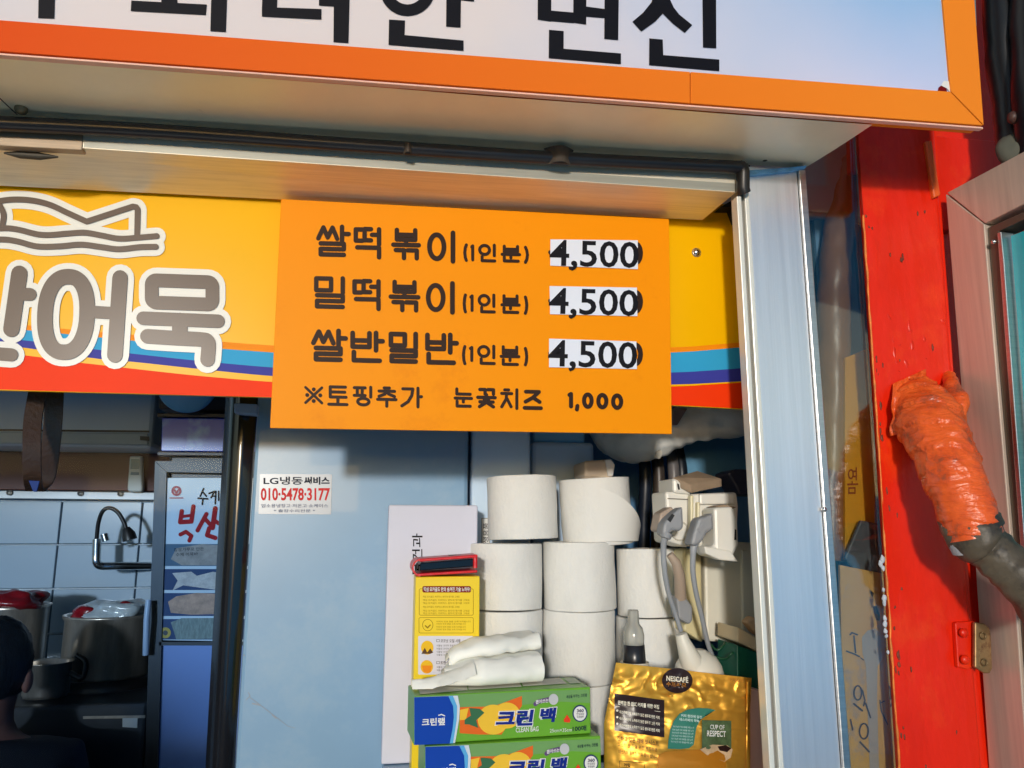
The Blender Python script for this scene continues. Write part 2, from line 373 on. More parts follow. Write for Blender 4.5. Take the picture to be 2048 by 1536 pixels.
# soffit, pipe, rail
sf = thing('soffit', 'cream satin metal soffit under the lightbox sign', 'soffit', (0, .8, CZ+.46))
def zs_front(px): return W(px, 98+px*.0795, YB+.01).z+.002
A = W(-330, 92, YB+.008); B_ = W(1745, 250, YB+.008)
A2 = Vector((A.x-.06, .875, A.z+.002)); 
p_back = W(1616, 331, .866)
dz = (B_.z-A.z)/(B_.x-A.x)
B2 = Vector((p_back.x, .875, p_back.z)); 
sm_ = MB(); e = Vector((0, 0, .006))
def soff(u, v):
    a = A.lerp(B_, u); b2 = A2.lerp(B2, u); p = a.lerp(b2, v); p.z += .0012*noise.noise(Vector((p.x*5, p.y*12, 3))); return p
sm_.grid(soff, 60, 8)
sm_.hexa([A+e, B_+e, B_+e*3, A+e*3, A2+e, B2+e, B2+e*3, A2+e*3])
part('panel', sm_, M_soffit, sf)
rv = MB()
def dome(mbx, px, py, Y, r, nrm_up=False):
    c = W(px, py, Y)
    if nrm_up: mbx.lathe([(r, .003), (r, 0), (r*.8, -r*.4), (r*.4, -r*.62), (.0001, -r*.68)], c, 16, 'z')
    else: mbx.lathe([(r, -.002), (r, 0), (r*.8, r*.4), (r*.4, r*.62), (.0001, r*.68)], c, 18, 'y')
dome(rv, 42, 221, .84, .0065, True); dome(rv, 1530, 318, .858, .0045, True)
part('screw', rv, mat('rusty_screw', C(120, 110, 85), .45, .7, var=.3), sf)
sl = MB(); a = W(-10, 190, .80); sl.tube([W(-12, 186, .80), W(34, 229, .846)], .0006, 6)
part('seam', sl, M_dark, sf)
wp = solo('backing_wall', MB().prism([(-500, 180), (1500, 300), (1500, 345), (-500, 300)], planeY(.90), .02), mat('rail_gap', C(60, 58, 56), .6), 'dark strip of wall hidden behind the black pipe', 'wall', (0, .9, CZ+.44))

pp = thing('pipe', 'thin black pipe running along the soffit above the rail', 'pipe', tuple(W(700, 290, .85)))
pts = [W(-330, 232, .848), W(0, 247, .848), W(300, 262, .848), W(700, 290, .848), W(1100, 316, .848), W(1486, 335, .848)]
part('tube', MB().tube(spline(pts, 6), .0083, 16), mat('black_pvc', C(36, 38, 44), .3, var=.15, vs=20), pp)
part('elbow', MB().tube([W(1478, 334, .848), W(1485, 336, .848), W(1486, 345, .849), W(1486, 378, .850), W(1488, 386, .852)], .0085, 14), M_dark, pp)
c1 = MB()
def clip(px, py, w, hgt):
    def fn(u, v):
        a = math.pi*(u-.02); r = lerp(.0098, .0125, v)
        p = W(px, py, .848); return p+Vector((lerp(-w, w, u)*(.85+.3*(1-v)), -.011*math.sin(a)-.002, lerp(hgt, -hgt*1.3, 1-v if False else v)))
    c1.grid(fn, 12, 5)
clip(1117, 314, .016, .009); clip(815, 303, .006, .005)
part('clip', c1, mat('dusty_clip', C(66, 58, 50), .8, var=.3, vs=60), pp)

rl = thing('rail', 'stained aluminium shutter rail beneath the black pipe', 'rail', tuple(W(700, 350, .87)))
f0, f1 = W(-330, 262, .862), W(1474, 384, .862)
g0, g1 = W(-330, 356, .944), W(1405, 441, .944)
def rrow(p, q, u): return p.lerp(q, u)
top = .030
f0t = Vector((f0.x, f0.y, f0.z+top)); f1t = Vector((f1.x, f1.y, f1.z+top))
g0t = Vector((g0.x, g0.y, g0.z+top)); g1t = Vector((g1.x, g1.y, g1.z+top))
part('box', MB().hexa([f0, f1, f1t, f0t, g0, g1, g1t, g0t], .0012), M_rail, rl)
part('dimmed_front', MB().prism([(168, 281), (1473, 367), (1473, 383), (168, 294.5)], planeY(.8612), .0006), mat('dimmed_grey', (.36, .36, .31), .42, .3, var=.15, vs=8, stretch=(1, 20, 20), stain=(.16, .13, .09), stain_amt=.3, stain_s=40), rl)  # darker coloured skin tones down the sunlit brightness of the rail front
part('edge_bead', MB().tube([f0+Vector((0, .0002, 0)), f1+Vector((0, .0002, 0))], .0008, 8), M_rail, rl)
part('splice_plate', MB().prism([(-330, 236), (166, 264), (164, 300), (-330, 273)], planeY(.8605), .012, .0008), mat('tan_plate', (.34, .26, .18), .4, .3, var=.2, vs=12, stretch=(1, 20, 20)), rl)
part('slot', MB().tube([W(8, 306, .8745), W(40, 309.5, .876), W(80, 312.5, .876), W(116, 314, .8755)], [.001, .0042, .0042, .001], 10), mat('slot_dark', C(70, 66, 58), .6, .4), rl)

# ================================================================== YELLOW SIGN PANEL
YP = .95
PP = planeY(YP)
yp = thing('fascia_sign', 'yellow shop sign with wavy colour stripes, fish drawing and fat grey letters', 'sign', tuple(W(300, 600, .955)))
M_yel = mat('yellow_print', C(240, 180, 2), .3, var=.03, vs=3, spec=.1)
part('panel', MB().prism([(-330, 330), (1490, 410), (1490, 818.5), (1345, 811), (545, 795), (-330, 772)], PP, .006, .0006), M_yel, yp)
xs_l = [-330, 0, 60, 130, 200, 270, 400, 545]
yo = [618, 645, 651, 658, 664, 670, 680, 691]; oc = [625, 655, 661, 668, 675, 682, 694, 705]; cp = [660, 678, 682, 691, 700, 708, 722, 735]
py_ = [680, 693, 697, 708, 718, 724, 738, 752]; yr = [692, 708, 712, 722, 730, 738, 752, 764]; bt = [771, 779, 781, 783, 785, 787, 791, 794.5]
xs_r = [700, 900, 1100, 1345, 1420, 1489]
yoR = [697, 700, 699, 694.5, 690, 684]; ocR = [713, 716, 714, 705, 700, 694]; cpR = [743, 750, 752, 745, 741, 736]
pyR = [760, 768, 772, 769, 766, 762]; yrR = [772, 776, 777, 773, 769, 765]; btR = [798, 802, 806, 810.5, 814, 817.5]
def band(a, aR, b_, bR, nm, m_):
    up = [(x, y) for x, y in zip(xs_l+xs_r, a+aR)]; lo = [(x, y) for x, y in zip(xs_l+xs_r, b_+bR)]
    mb = MB()
    U = spl2(up, 4); D = spl2(lo, 4)
    for i in range(len(U)-1): mb.add([PP(*U[i], .0003), PP(*U[i+1], .0003), PP(*D[i+1], .0003), PP(*D[i], .0003)], [(3, 2, 1, 0)])
    part(nm, mb, m_, yp)
band(yo, yoR, oc, ocR, 'orange_stripe', ink('stripe_orange', 240, 140, 10))
band(oc, ocR, cp, cpR, 'cyan_stripe', ink('stripe_cyan', 50, 160, 210))
band(cp, cpR, py_, pyR, 'blue_stripe', ink('stripe_blue', 58, 62, 156))
band(yr, yrR, bt, btR, 'red_stripe', ink('stripe_red', 240, 56, 2))
# fish and letters
S = 2.926
def cs(p): return [(x/S, y/S) for x, y in p]
def cs4(p): return [(x/S, 500+y/S) for x, y in p]
fish = [spl2(cs([(-260,1330),(-160,1240),(-60,1195),(60,1172),(180,1175),(290,1200),(400,1250),(510,1300)])), cs([(510,1300),(780,1212),(800,1216),(808,1230),(805,1385)]),
        spl2(cs([(0,1200),(25,1260),(15,1335)])), spl2(cs([(-200,1360),(0,1340),(100,1345),(250,1378),(400,1370),(500,1365),(600,1382),(700,1400),(800,1395),(920,1385)])),
        spl2(cs([(-200,1420),(0,1405),(100,1415),(220,1445),(350,1445),(480,1435),(600,1450),(700,1462),(820,1450),(915,1448)]))]
fish_r = 5.8
ell = [(133.5+42*math.copysign(abs(math.cos(t))**.86, math.cos(t))-.055*77*math.sin(t), 630+75.5*math.copysign(abs(math.sin(t))**.86, math.sin(t))) for t in [2*math.pi*i/40 for i in range(40)]]
def rrect(x0, y0, x1, y1, r, sk=(0, 0)):
    o = []
    for cx, cy, a0 in ((x1-r, y0+r, -90), (x1-r, y1-r, 0), (x0+r, y1-r, 90), (x0+r, y0+r, 180)):
        for k in range(5): t = R(a0+k*22.5); o.append((cx+r*math.cos(t), cy+r*math.sin(t)))
    return o
mum = [(x, y+(x-304)*.035) for x, y in rrect(304.5, 561.5, 425.5, 606, 9)]
logo = [([(40.3, 548.5), (24.5, 659)], 16.2, False), ([(42, 589), (62, 590)], 12.8, False), ([(-60, 704), (25, 710.5)], 13, False), ([(-62, 650), (-61, 704)], 14, False),
        (ell, 15.5, True), ([(241.4, 557), (231, 711)], 15.4, False), ([(188, 625), (232, 627.5)], 12.3, False),
        (mum, 13.6, True), ([(287.5, 637.5), (437, 643.5)], 13.5, False), ([(361, 642), (360.5, 674)], 15.5, False), (spl2([(296, 673.5), (350, 677), (405, 680), (416, 684), (418, 694), (416, 720)], 4), 14.5, False)]
wo = MB(); gi = MB()
for p in fish: wo.stroke(p, fish_r+12, PP, .0006); gi.stroke(p, fish_r, PP, .0018)
for p, r, c_ in logo: wo.stroke(p, r+12.3, PP, .0006, c_); gi.stroke(p, r, PP, .0018, c_)
part('outline', wo, mat('logo_white', C(226, 226, 220), .3, spec=.16, var=.02), yp, 'white outline round the fish and letters')
part('lettering', gi, mat('logo_grey', C(92, 76, 64), .3, spec=.2, var=.05), yp, 'fat rounded grey brown letters and fish lines')
sc = MB(); dome(sc, 1393, 505, YP-.0005, .0055)
part('screw', sc, M_chrome, yp)
tw = MB(); tw.lathe([(.0068, 0), (.0062, .0012), (.0055, .0014)], W(1393, 505, YP-.0006), 18, 'y'); part('washer', tw, M_steel, yp)

# ================================================================== MENU BOARD
YM = .93
PM = planeY(YM)
mb_ = thing('menu_board', 'orange menu board with dark rounded Korean words and three white price stickers', 'menu', tuple(W(950, 640, .935)))
part('board', MB().prism([(562, 398), (1338, 438), (1344, 868), (540, 856)], PM, .004, .0006), mat('orange_print', C(242, 146, 0), .45, var=.025, vs=3, spec=.1, stain=C(232, 134, 4), stain_amt=.36, stain_s=5), mb_)
def rl_(x0, y0, x1, y1): ym = (y0+y1)/2; return [(x0,y0),(x1,y0),(x1,ym),(x0,ym),(x0,y1),(x1,y1)]
def pb(x0, y0, x1, y1, m=None): m = (y0+y1)/2 if m is None else m; return [[(x0,y0),(x0,y1),(x1,y1),(x1,y0)], [(x0,m),(x1,m)]]
def ring(cx, cy, rx, ry, n=26): return [(cx+rx*math.cos(2*math.pi*i/n), cy+ry*math.sin(2*math.pi*i/n)) for i in range(n+1)]
G = {
 '쌀': [[(.0,.42),(.17,.02),(.31,.38),(.47,.02),(.62,.42)], [(.78,-.02),(.78,.5)], [(.78,.24),(1,.24)], rl_(.08,.6,.84,1)],
 '떡': [[(.27,.02),(0,.02),(0,.42),(.27,.42)], [(.62,.0),(.36,.0),(.36,.40),(.62,.40)], [(.95,0),(.95,.54)], [(.66,.2),(.95,.2)], [(.06,.66),(.95,.66),(.95,1)]],
 '볶': pb(.14,0,.86,.34,.17)+[[(.5,.34),(.5,.53)], [(0,.53),(1,.53)], [(.1,.72),(.42,.72),(.42,1)], [(.56,.72),(.92,.72),(.92,1)]],
 '이': [ring(.3,.5,.3,.44), [(.97,-.02),(.97,1.02)]],
 '인': [ring(.32,.3,.32,.29), [(.95,-.02),(.95,.66)], [(.16,.74),(.16,1),(.98,1)]],
 '분': pb(.12,0,.88,.38,.2)+[[(0,.55),(1,.55)], [(.5,.55),(.5,.78)], [(.12,.74),(.12,1),(.92,1)]],
 '밀': [[(0,0),(.56,0),(.56,.42),(0,.42),(0,0)], [(1,-.02),(1,.5)], rl_(.03,.6,1,1)],
 '반': pb(0,0,.56,.5,.27)+[[(.78,-.02),(.78,.62)], [(.78,.28),(1,.28)], [(.04,.7),(.04,1),(.9,1)]],
 '토': [[(.92,0),(.08,0),(.08,.58),(.95,.58)], [(.08,.29),(.88,.29)], [(.5,.58),(.5,1)], [(0,1),(1,1)]],
 '핑': [[(0,.02),(.66,.02)], [(0,.46),(.66,.46)], [(.18,.02),(.18,.46)], [(.48,.02),(.48,.46)], [(1,-.02),(1,.54)], ring(.55,.81,.34,.19)],
 '추': [[(.36,0),(.64,0)], [(.08,.18),(.92,.18)], [(.5,.18),(.4,.34),(.08,.47)], [(.5,.2),(.6,.34),(.92,.47)], [(0,.64),(1,.64)], [(.5,.64),(.5,1.02)]],
 '가': [[(.05,.03),(.56,.03),(.5,.4),(.32,.74),(0,.98)], [(.82,-.02),(.82,1.02)], [(.82,.45),(1,.45)]],
 '눈': [[(.1,0),(.1,.3),(.92,.3)], [(0,.54),(1,.54)], [(.5,.54),(.5,.76)], [(.12,.72),(.12,1),(.92,1)]],
 '꽃': [[(.12,0),(.42,0),(.42,.26)], [(.58,0),(.9,0),(.9,.26)], [(.5,.3),(.5,.46)], [(0,.46),(1,.46)], [(.38,.6),(.62,.6)], [(.12,.72),(.88,.72)], [(.5,.74),(.1,1)], [(.5,.74),(.9,1)]],
 '치': [[(.2,.0),(.46,.0)], [(0,.2),(.66,.2)], [(.33,.2),(.3,.5),(0,.95)], [(.36,.5),(.62,.93)], [(1,-.02),(1,1.02)]],
 '즈': [[(.08,0),(.88,0),(.5,.36),(.06,.62)], [(.52,.36),(.92,.62)], [(0,1),(1,1)]],
 '※': [[(0,0),(1,1)], [(1,0),(0,1)], [(.5,.12)], [(.5,.88)], [(.1,.5)], [(.9,.5)]],
 '1': [[(.1,.08),(.75,0),(.75,1)]], '0': [ring(.5,.5,.5,.5)], ',': [[(.75,.1),(.2,.9)]],
 '(': [[(.9,0),(.35,.2),(.05,.5),(.35,.82),(.9,1)]], ')': [[(.1,0),(.65,.2),(.95,.5),(.65,.82),(.1,1)]],
}
def glyph(mb, ch, x0, y0, x1, y1, r, M, h):
    for p in G[ch]:
        rr = r*1.25 if (ch == '※' and len(p) == 1) else (r*.85 if ch == '※' else r)
        mb.stroke([(lerp(x0+r, x1-r, u), lerp(y0+r, y1-r, v)+.02*(lerp(x0, x1, u)-(x0+x1)/2)) for u, v in p], rr, M, h)
rows = [
 [('쌀',632,450,702,514,4.5),('떡',707,454,765,519,4.5),('볶',782,456,842,521,4.5),('이',854,462,912,526,4.8),('(',926,487,936,524,3.1),('1',940,489,949,523,3.1),('인',956,488,993,525,3.1),('분',1001,490,1042,525.5,3.1),(')',1047,492,1058,528,3.1)],
 [('밀',628,553,690,618,4.5),('떡',704.5,558,764,622,4.5),('볶',777,560,841,625,4.5),('이',851.5,563,911,628,4.8),('(',925,587,934,627,3.1),('1',938,589,948,624,3.1),('인',955,588,992,627,3.1),('분',1000.5,589,1041,628,3.1),(')',1047,591.5,1056.5,630,3.1)],
 [('쌀',622,658,696,724,4.8),('반',700.5,662,770,726,4.8),('밀',777,664,836,727.5,4.8),('반',850,666,918,730,4.8),('(',923.5,690,933,730.5,3.1),('1',937,692,947.6,724,3.1),('인',954,690,992,730,3.1),('분',999,691,1040.5,732,3.1),(')',1047,694,1056.5,733,3.1)],
 [('※',608,772,647,809,3.2),('토',654.5,771,697,812,3.1),('핑',705.5,772,744.5,813,3.1),('추',752,773,795,815,3.1),('가',800.5,774,846,816,3.1),('눈',907,775,946,815.5,3.1),('꽃',952,776,993.5,817,3.4),('치',1000,777,1036.5,819,3.1),('즈',1045,780,1085.5,820,3.8),('1',1134,784,1147,817,4.1),(',',1149,807,1159,824,4.1),('0',1163.5,785,1187,818,4.2),('0',1192,786,1216.5,819,4.2),('0',1221.5,787,1246,820,4.2)]]
M_menu = mat('menu_ink', C(46, 28, 20), .5, var=.05, spec=.15)
for i, rw in enumerate(rows):
    t = MB()
    for g in rw: glyph(t, *g, PM, .0006)
    if i < 3:
        y = (507, 604, 709)[i]
        t.stroke(ring(1270, y, 10.5, 19), 5, PM, .0006); t.stroke([(1101, y-1), (1100.5, y-2)], 4.5, PM, .0006); t.stroke([(1144, y+24), (1141, y+29)], 4.2, PM, .0006)
    part('menu_text', t, M_menu, mb_)
SQ = [[(1100.4,479.5),(1274.7,481.5),(1275,539),(1100,532)], [(1098.7,572.8),(1273,575.9),(1274,633),(1099.7,629)], [(1097.6,677.7),(1272,683.5),(1273,738.6),(1097.6,735)]]
TQ = [[(1099,480),(1277,485),(1276,546),(1098,541)], [(1098,576),(1276,581),(1275,642),(1096,637)], [(1096,680),(1274,685),(1273,747),(1095,742)]]
M_stk = mat('sticker_white', C(220, 226, 240), .5, var=.02)
for q, tq in zip(SQ, TQ):
    s_ = part('price_sticker', MB().prism(q, PM, .0004, 0, .0016), M_stk, mb_, 'white paper sticker with a hand pasted price')
    part('price_text', MB().text('4,500', tq, PM, .0019, .014), M_black, s_)

# ================================================================== LEFT: DOOR STILE, PANE, STRAP
YF = 1.2
PF = planeY(YF)
dr = thing('glass_door', 'dark tinted glass door with a glossy black edge frame beside the fridge', 'door', tuple(W(470, 1200, YF)))
M_gloss = mat('gloss_black_frame', C(22, 24, 30), .16, var=.2, vs=5, spec=.6, coat=.3)
def stile(u, v):
    a = W(lerp(452, 405, v), lerp(780, 1640, v), 1.235); b2 = W(lerp(517, 462, v), lerp(780, 1640, v), 1.205)
    t = u; p = a.lerp(b2, t); p.y -= .022*math.sin(math.pi*min(1, max(0, t*1.0)))
    return p
part('frame', MB().grid(stile, 16, 20), M_gloss, dr)
part('pane', MB().prism([(-900, 700), (458, 700), (412, 1640), (-900, 1700)], planeY(1.25), .005), glassmat('tinted_glass', (.70, .82, .95), .0, .01, 1.09), dr, 'blue tinted dusty glass')
part('catch', MB().prism([(468, 806), (515, 808), (514, 830), (468, 826)], planeY(1.165), .02, .002), mat('catch_grey', C(150, 170, 200), .4), dr)

st = MB()
def ribbon(pts, w, th=.0012):
    P = spline(pts, 8)
    for k in range(len(P)-1):
        a, b2 = P[k], P[k+1]; x = Vector((w, .012*w/.02, 0)); y = Vector((0, th, 0))
        st.hexa([a-x-y, a+x-y, b2+x-y, b2-x-y, a-x+y, a+x+y, b2+x+y, b2-x+y])
ribbon([W(110, 770, 1.03), W(107, 830, 1.03), W(101, 900, 1.035), W(92, 955, 1.04), W(72, 982, 1.03)], .0085)
ribbon([W(78, 770, 1.0), W(66, 840, .995), W(64, 900, .99), W(65, 955, 1.0), W(70, 983, 1.028)], .0080)
so_ = solo('strap', st, mat('strap_web', C(66, 50, 42), .3, var=.2, vs=30, bump=.3, bs=200), 'dark brown looped strap hanging below the yellow sign', 'strap', tuple(W(85, 780, 1.02)))
part('blue_glint', MB().prism([(57, 961), (79, 962), (73, 984), (66, 983)], planeY(.985), .002, .0004), mat('glint_blue', C(16, 52, 120), .5, spec=.1), so_)  # blue glint on the strap's lower fold, made as a coloured piece

# ================================================================== KITCHEN CONTENTS (behind the tinted pane)
ac = thing('air_conditioner', 'white wall air conditioner high on the kitchen back wall', 'air conditioner', tuple(W(100, 830, 2.9)))
a0, a1 = W(-300, 895, 2.85), W(303, 898, 2.85)
part('body', MB().box(a0.x, a1.x, 2.85, 3.09, a1.z+.005, a1.z+.34, .015), mat('ac_white', C(205, 214, 220), .35, var=.03), ac)
part('louver', MB().prism([(-300, 860), (296, 866), (296, 890), (-300, 884)], planeY(2.846), .02, .004), mat('ac_louver', C(170, 178, 180), .4), ac)
part('gap', MB().prism([(-300, 855), (298, 861), (298, 865), (-300, 859)], planeY(2.847), .004), M_dark, ac)
part('badge', MB().prism([(280, 872), (298, 873), (298, 882), (280, 880)], planeY(2.842), .004), M_dark, ac)
rm = thing('remote_control', 'white remote control hung on the brown panel', 'remote', tuple(W(270, 950, 3.07)))
part('case', MB().prism([(259, 912), (283, 912), (285, 980), (281, 984), (257, 984), (254, 978)], planeY(3.06), .03, .006), mat('remote_white', C(225, 228, 222), .4), rm)
part('screen', MB().prism([(262, 918), (278, 918), (278, 938), (261, 938)], planeY(3.056), .004), mat('lcd', C(110, 140, 150), .3), rm)
part('buttons', MB().prism([(262, 944), (278, 944), (277, 950), (261, 950)], planeY(3.056), .004), mat('btn', C(140, 160, 170), .5), rm)
# tap
tp_ = thing('tap', 'wall tap with steel elbow pipe and curved black hose', 'tap', tuple(W(200, 1130, 3.0)))
part('pipe', MB().tube(spline([W(300, 1132, 3.06), W(240, 1132, 3.0), W(205, 1132, 2.98), W(194, 1126, 2.97), W(193, 1110, 2.97), W(194, 1078, 2.97)], 6), .014, 12), M_chrome, tp_)
part('hose', MB().tube(spline([W(193, 1080, 2.97), W(197, 1045, 2.96), W(206, 1022, 2.95), W(220, 1016, 2.95), W(236, 1025, 2.95), W(248, 1045, 2.95), W(253, 1060, 2.95)], 6), .007, 10), M_dark, tp_)
part('spout', MB().tube([W(252, 1056, 2.95), W(257, 1068, 2.95), W(260, 1080, 2.95)], [.012, .022, .024], 12), M_dark, tp_)
part('handle', MB().tube([W(208, 1068, 2.95), W(212, 1082, 2.95)], .012, 10), M_chrome, tp_)
# pots
cw = W(200, 1375, 2.7).z
ct = thing('cooker', 'dark gas cooker counter under the stock pots', 'cooker', tuple(W(100, 1500, 2.6)))
part('body', MB().box(W(-400, 1400, 2.5).x, W(296, 1400, 2.5).x, 2.5, 3.08, .02, cw-.01, .01), mat('cooker_dark', C(52, 56, 62), .35, .3, var=.3, vs=4), ct)
part('burner', MB().lathe([(.15, 0), (.15, .03), (.11, .035), (.10, 0)], (W(212, 1370, 2.8).x, 2.8, cw-.01), 24), M_dark, ct)
part('label_plate', MB().prism([(245, 1436), (275, 1436), (274, 1456), (245, 1454)], planeY(2.497), .003), M_white, ct)
part('edge', MB().prism([(166, 1433), (290, 1431), (290, 1436), (166, 1438)], planeY(2.497), .004), M_steel, ct)
pt = thing('stock_pot', 'large dented steel stock pot heaped with red and clear plastic bags', 'pot', (W(212, 1370, 2.8).x, 2.8, cw+.02))
pc = Vector((W(212, 1370, 2.8).x, 2.8, cw+.02)); ph = W(212, 1240, 2.67).z-cw-.02
part('body', MB().lathe([(.001, 0), (.132, 0), (.136, .01), (.136, ph-.01), (.143, ph), (.143, ph+.008), (.131, ph+.006), (.130, .02), (.001, .02)], pc, 40), M_steel, pt)
def crumple(c, rx, ry, rz, sd_): 
    o = MB(); o.ball(c, rx, ry, rz, 26, 18, .45, 22+sd_); return o
clear = mat('clear_film', C(190, 200, 205), .15, var=.2, vs=20, bump=.6, bs=40, trans=.3); redf = mat('red_film', C(130, 18, 26), .25, var=.3, vs=20, bump=.5, bs=40)
bgx = thing('plastic_bag', 'red and clear plastic bags heaped in the large stock pot', 'bag', pc+Vector((0, 0, ph-.01)))
part('clear_film', crumple(pc+Vector((.02, -.02, ph+.008)), .118, .10, .044, 1), clear, bgx); part('red_film', crumple(pc+Vector((-.06, -.05, ph+.006)), .05, .05, .03, 5), redf, bgx); part('red_film', crumple(pc+Vector((.05, -.04, ph+.03)), .022, .022, .018, 9), redf, bgx)
p2 = Vector((W(10, 1370, 2.85).x, 2.85, cw+.02)); h2 = W(10, 1215, 2.75).z-cw-.02
pt2 = thing('stock_pot', 'dim steel stock pot at the left edge behind the person', 'pot', p2)
part('body', MB().lathe([(.001, 0), (.10, 0), (.103, .01), (.103, h2-.01), (.109, h2), (.098, h2), (.097, .02), (.001, .02)], p2, 36), M_steel, pt2)
solo('plastic_bag', crumple(p2+Vector((0, -.02, h2+.012)), .10, .09, .035, 3), redf, 'red plastic bag bundled on the pot at the left edge', 'bag', p2+Vector((0, 0, h2)))
p3 = Vector((W(92, 1380, 2.62).x, 2.62, cw-.005)); h3 = W(92, 1326, 2.58).z-cw
sp = thing('saucepan', 'small steel pot with a black handle between the head and the large pot', 'saucepan', p3)
part('body', MB().lathe([(.001, 0), (.058, 0), (.062, .01), (.062, h3), (.068, h3+.004), (.058, h3), (.056, .01), (.001, .008)], p3, 30), M_steel, sp)
part('handle', MB().tube(spline([p3+Vector((.06, 0, h3-.03)), p3+Vector((.1, -.01, h3-.045)), p3+Vector((.105, -.01, h3+.0)), p3+Vector((.075, 0, h3+.02))], 6), .008, 10), M_dark, sp)
solo('small_pack', MB().prism([(238, 1402), (270, 1400), (272, 1430), (240, 1430)], planeY(2.55), .03, .006), mat('blue_pack', C(40, 130, 165), .3), 'small blue pack standing on the dark cooker edge', 'pack', tuple(W(255, 1430, 2.56)))

# showcase fridge
YS = 2.45
PS = planeY(YS)
cs_ = thing('showcase_fridge', 'tall black showcase fridge with a blue mountain header and food posters on its door', 'fridge', (W(380, 1300, YS).x, YS+.3, .02))
xl = W(300, 1300, YS).x; xr = xl+.62; zt = W(330, 822, YS).z
part('body', MB().box(xl, xr, YS+.03, YS+.62, .02, zt, .01), M_dark, cs_)
m = bpy.data.materials.new('mountain_print'); m.use_nodes = True; n = m.node_tree.nodes; l = m.node_tree.links; b = n['Principled BSDF']; b.inputs['Roughness'].default_value = .25
tc = n.new('ShaderNodeTexCoord'); no = n.new('ShaderNodeTexNoise'); no.inputs['Scale'].default_value = 14; no.inputs['Detail'].default_value = 7
l.new(tc.outputs['Object'], no.inputs[0]); rp = n.new('ShaderNodeValToRGB'); rp.color_ramp.elements[0].position = .5; rp.color_ramp.elements[1].position = .72
rp.color_ramp.elements[0].color = C(12, 70, 220)+(1,); rp.color_ramp.elements[1].color = C(130, 190, 245)+(1,)
l.new(no.outputs[0], rp.inputs[0]); l.new(rp.outputs[0], b.inputs['Base Color'])
part('header', MB().prism([(324, 836), (560, 838), (560, 904), (322, 902)], planeY(YS+.01), .02, .002), m, cs_, 'blue header printed with mountains')
part('header_frame', MB().prism([(314, 826), (560, 828), (560, 836), (314, 834)], planeY(YS), .03, .002).prism([(314, 903), (560, 906), (560, 913), (314, 911)], planeY(YS), .03, .002), mat('brown_frame', C(60, 42, 40), .4), cs_)
door = part('door', MB().prism([(310, 922), (560, 924), (540, 948), (334, 944)], PS, .03).prism([(310, 923), (333, 944), (312, 1640), (286, 1640)], PS, .03).prism([(318, 1284), (540, 1284), (540, 1291), (318, 1291)], PS, .03), M_dark, cs_)
part('handle', MB().tube([W(297, 1200, YS-.03), W(293, 1240, YS-.04), W(291, 1310, YS-.03)], .008, 10), mat('handle_white', C(190, 200, 215), .35), door)
part('panel', MB().prism([(305, 1291), (540, 1291), (530, 1640), (290, 1640)], planeY(YS+.012), .01), mat('pale_blue_panel', C(130, 156, 214), .4, var=.04), cs_, 'plain pale blue lower panel')
po = part('poster', MB().prism([(332, 956), (540, 956), (540, 1284), (312, 1280)], planeY(YS+.008), .004), mat('poster_white', C(215, 225, 230), .4), cs_, 'food poster with red brush lettering')
PQ = planeY(YS+.0075)
rt = MB()
def q7(p): return [(x/3.657, 760+y/3.657) for x, y in p]
for p, r in ([(1330,960),(1318,1040),(1395,1035)],4.5), ([(1415,925),(1400,1035)],4.5), ([(1325,1000),(1400,990)],3.1), ([(1320,1130),(1360,1110),(1400,1140),(1385,1175)],4), ([(1510,980),(1445,1100)],4.2), ([(1495,1010),(1540,1060)],4.2), ([(1575,940),(1555,1080)],5), ([(1560,1020),(1600,1050)],4), ([(1530,1085),(1515,1135),(1575,1155)],4.5):
    rt.stroke(q7(p), r, PQ, .0008)
part('brush_lettering', rt, ink('poster_red', 196, 26, 30), po)
bt_ = MB()
for p, r in ([(1490,795),(1465,850)],1.8), ([(1480,815),(1510,850)],1.8), ([(1450,865),(1520,870)],1.8), ([(1485,870),(1480,910)],1.8), ([(1530,830),(1570,815),(1545,860)],1.8), ([(1580,815),(1575,905)],1.8), ([(1600,815),(1600,880)],1.8), ([(1555,850),(1580,850)],1.5):
    bt_.stroke(q7(p), r, PQ, .0008)
bt_.text('찹쌀가루로 만든', [(348, 1096), (408, 1094), (408, 1101), (348, 1103)], PQ, .0012).text('수제 어묵바', [(352, 1106), (396, 1104), (396, 1111), (352, 1113)], PQ, .0012)
part('small_lettering', bt_, M_black, po)
em = MB().stroke(ring(353, 982, 8, 8), 2.2, PQ, .0008).stroke([(349, 980), (353, 986), (357, 980)], 2, PQ, .0009).stroke([(340, 996), (366, 996)], 1.2, PQ, .0008)
part('emblem', em, ink('emblem_pink', 200, 110, 115), po)
fd = MB(); fd.flat([(325, 1088), (540, 1088), (540, 1132), (320, 1132)], PQ, .0006); part('photo_band', fd, ink('photo_blue', 96, 120, 140), po)
fd = MB(); fd.flat(q7([(1290, 1230), (1480, 1200), (1620, 1210), (1620, 1355), (1330, 1355), (1250, 1310)]), PQ, .0008); part('food_photo', fd, mat('food_grey', C(168, 152, 138), .5, var=.25, vs=40), po)
PH = lambda p: [(x/3.657, 1116+y/3.657) for x, y in p]
fd = MB(); fd.flat([(322, 1138), (540, 1138), (540, 1180), (318, 1180)], PQ, .0006).flat([(316, 1186), (540, 1186), (540, 1232), (314, 1232)], PQ, .0006).flat([(313, 1238), (540, 1238), (540, 1279), (313, 1279)], PQ, .0006); part('photo_band', fd, ink('photo_slate', 66, 84, 120), po)
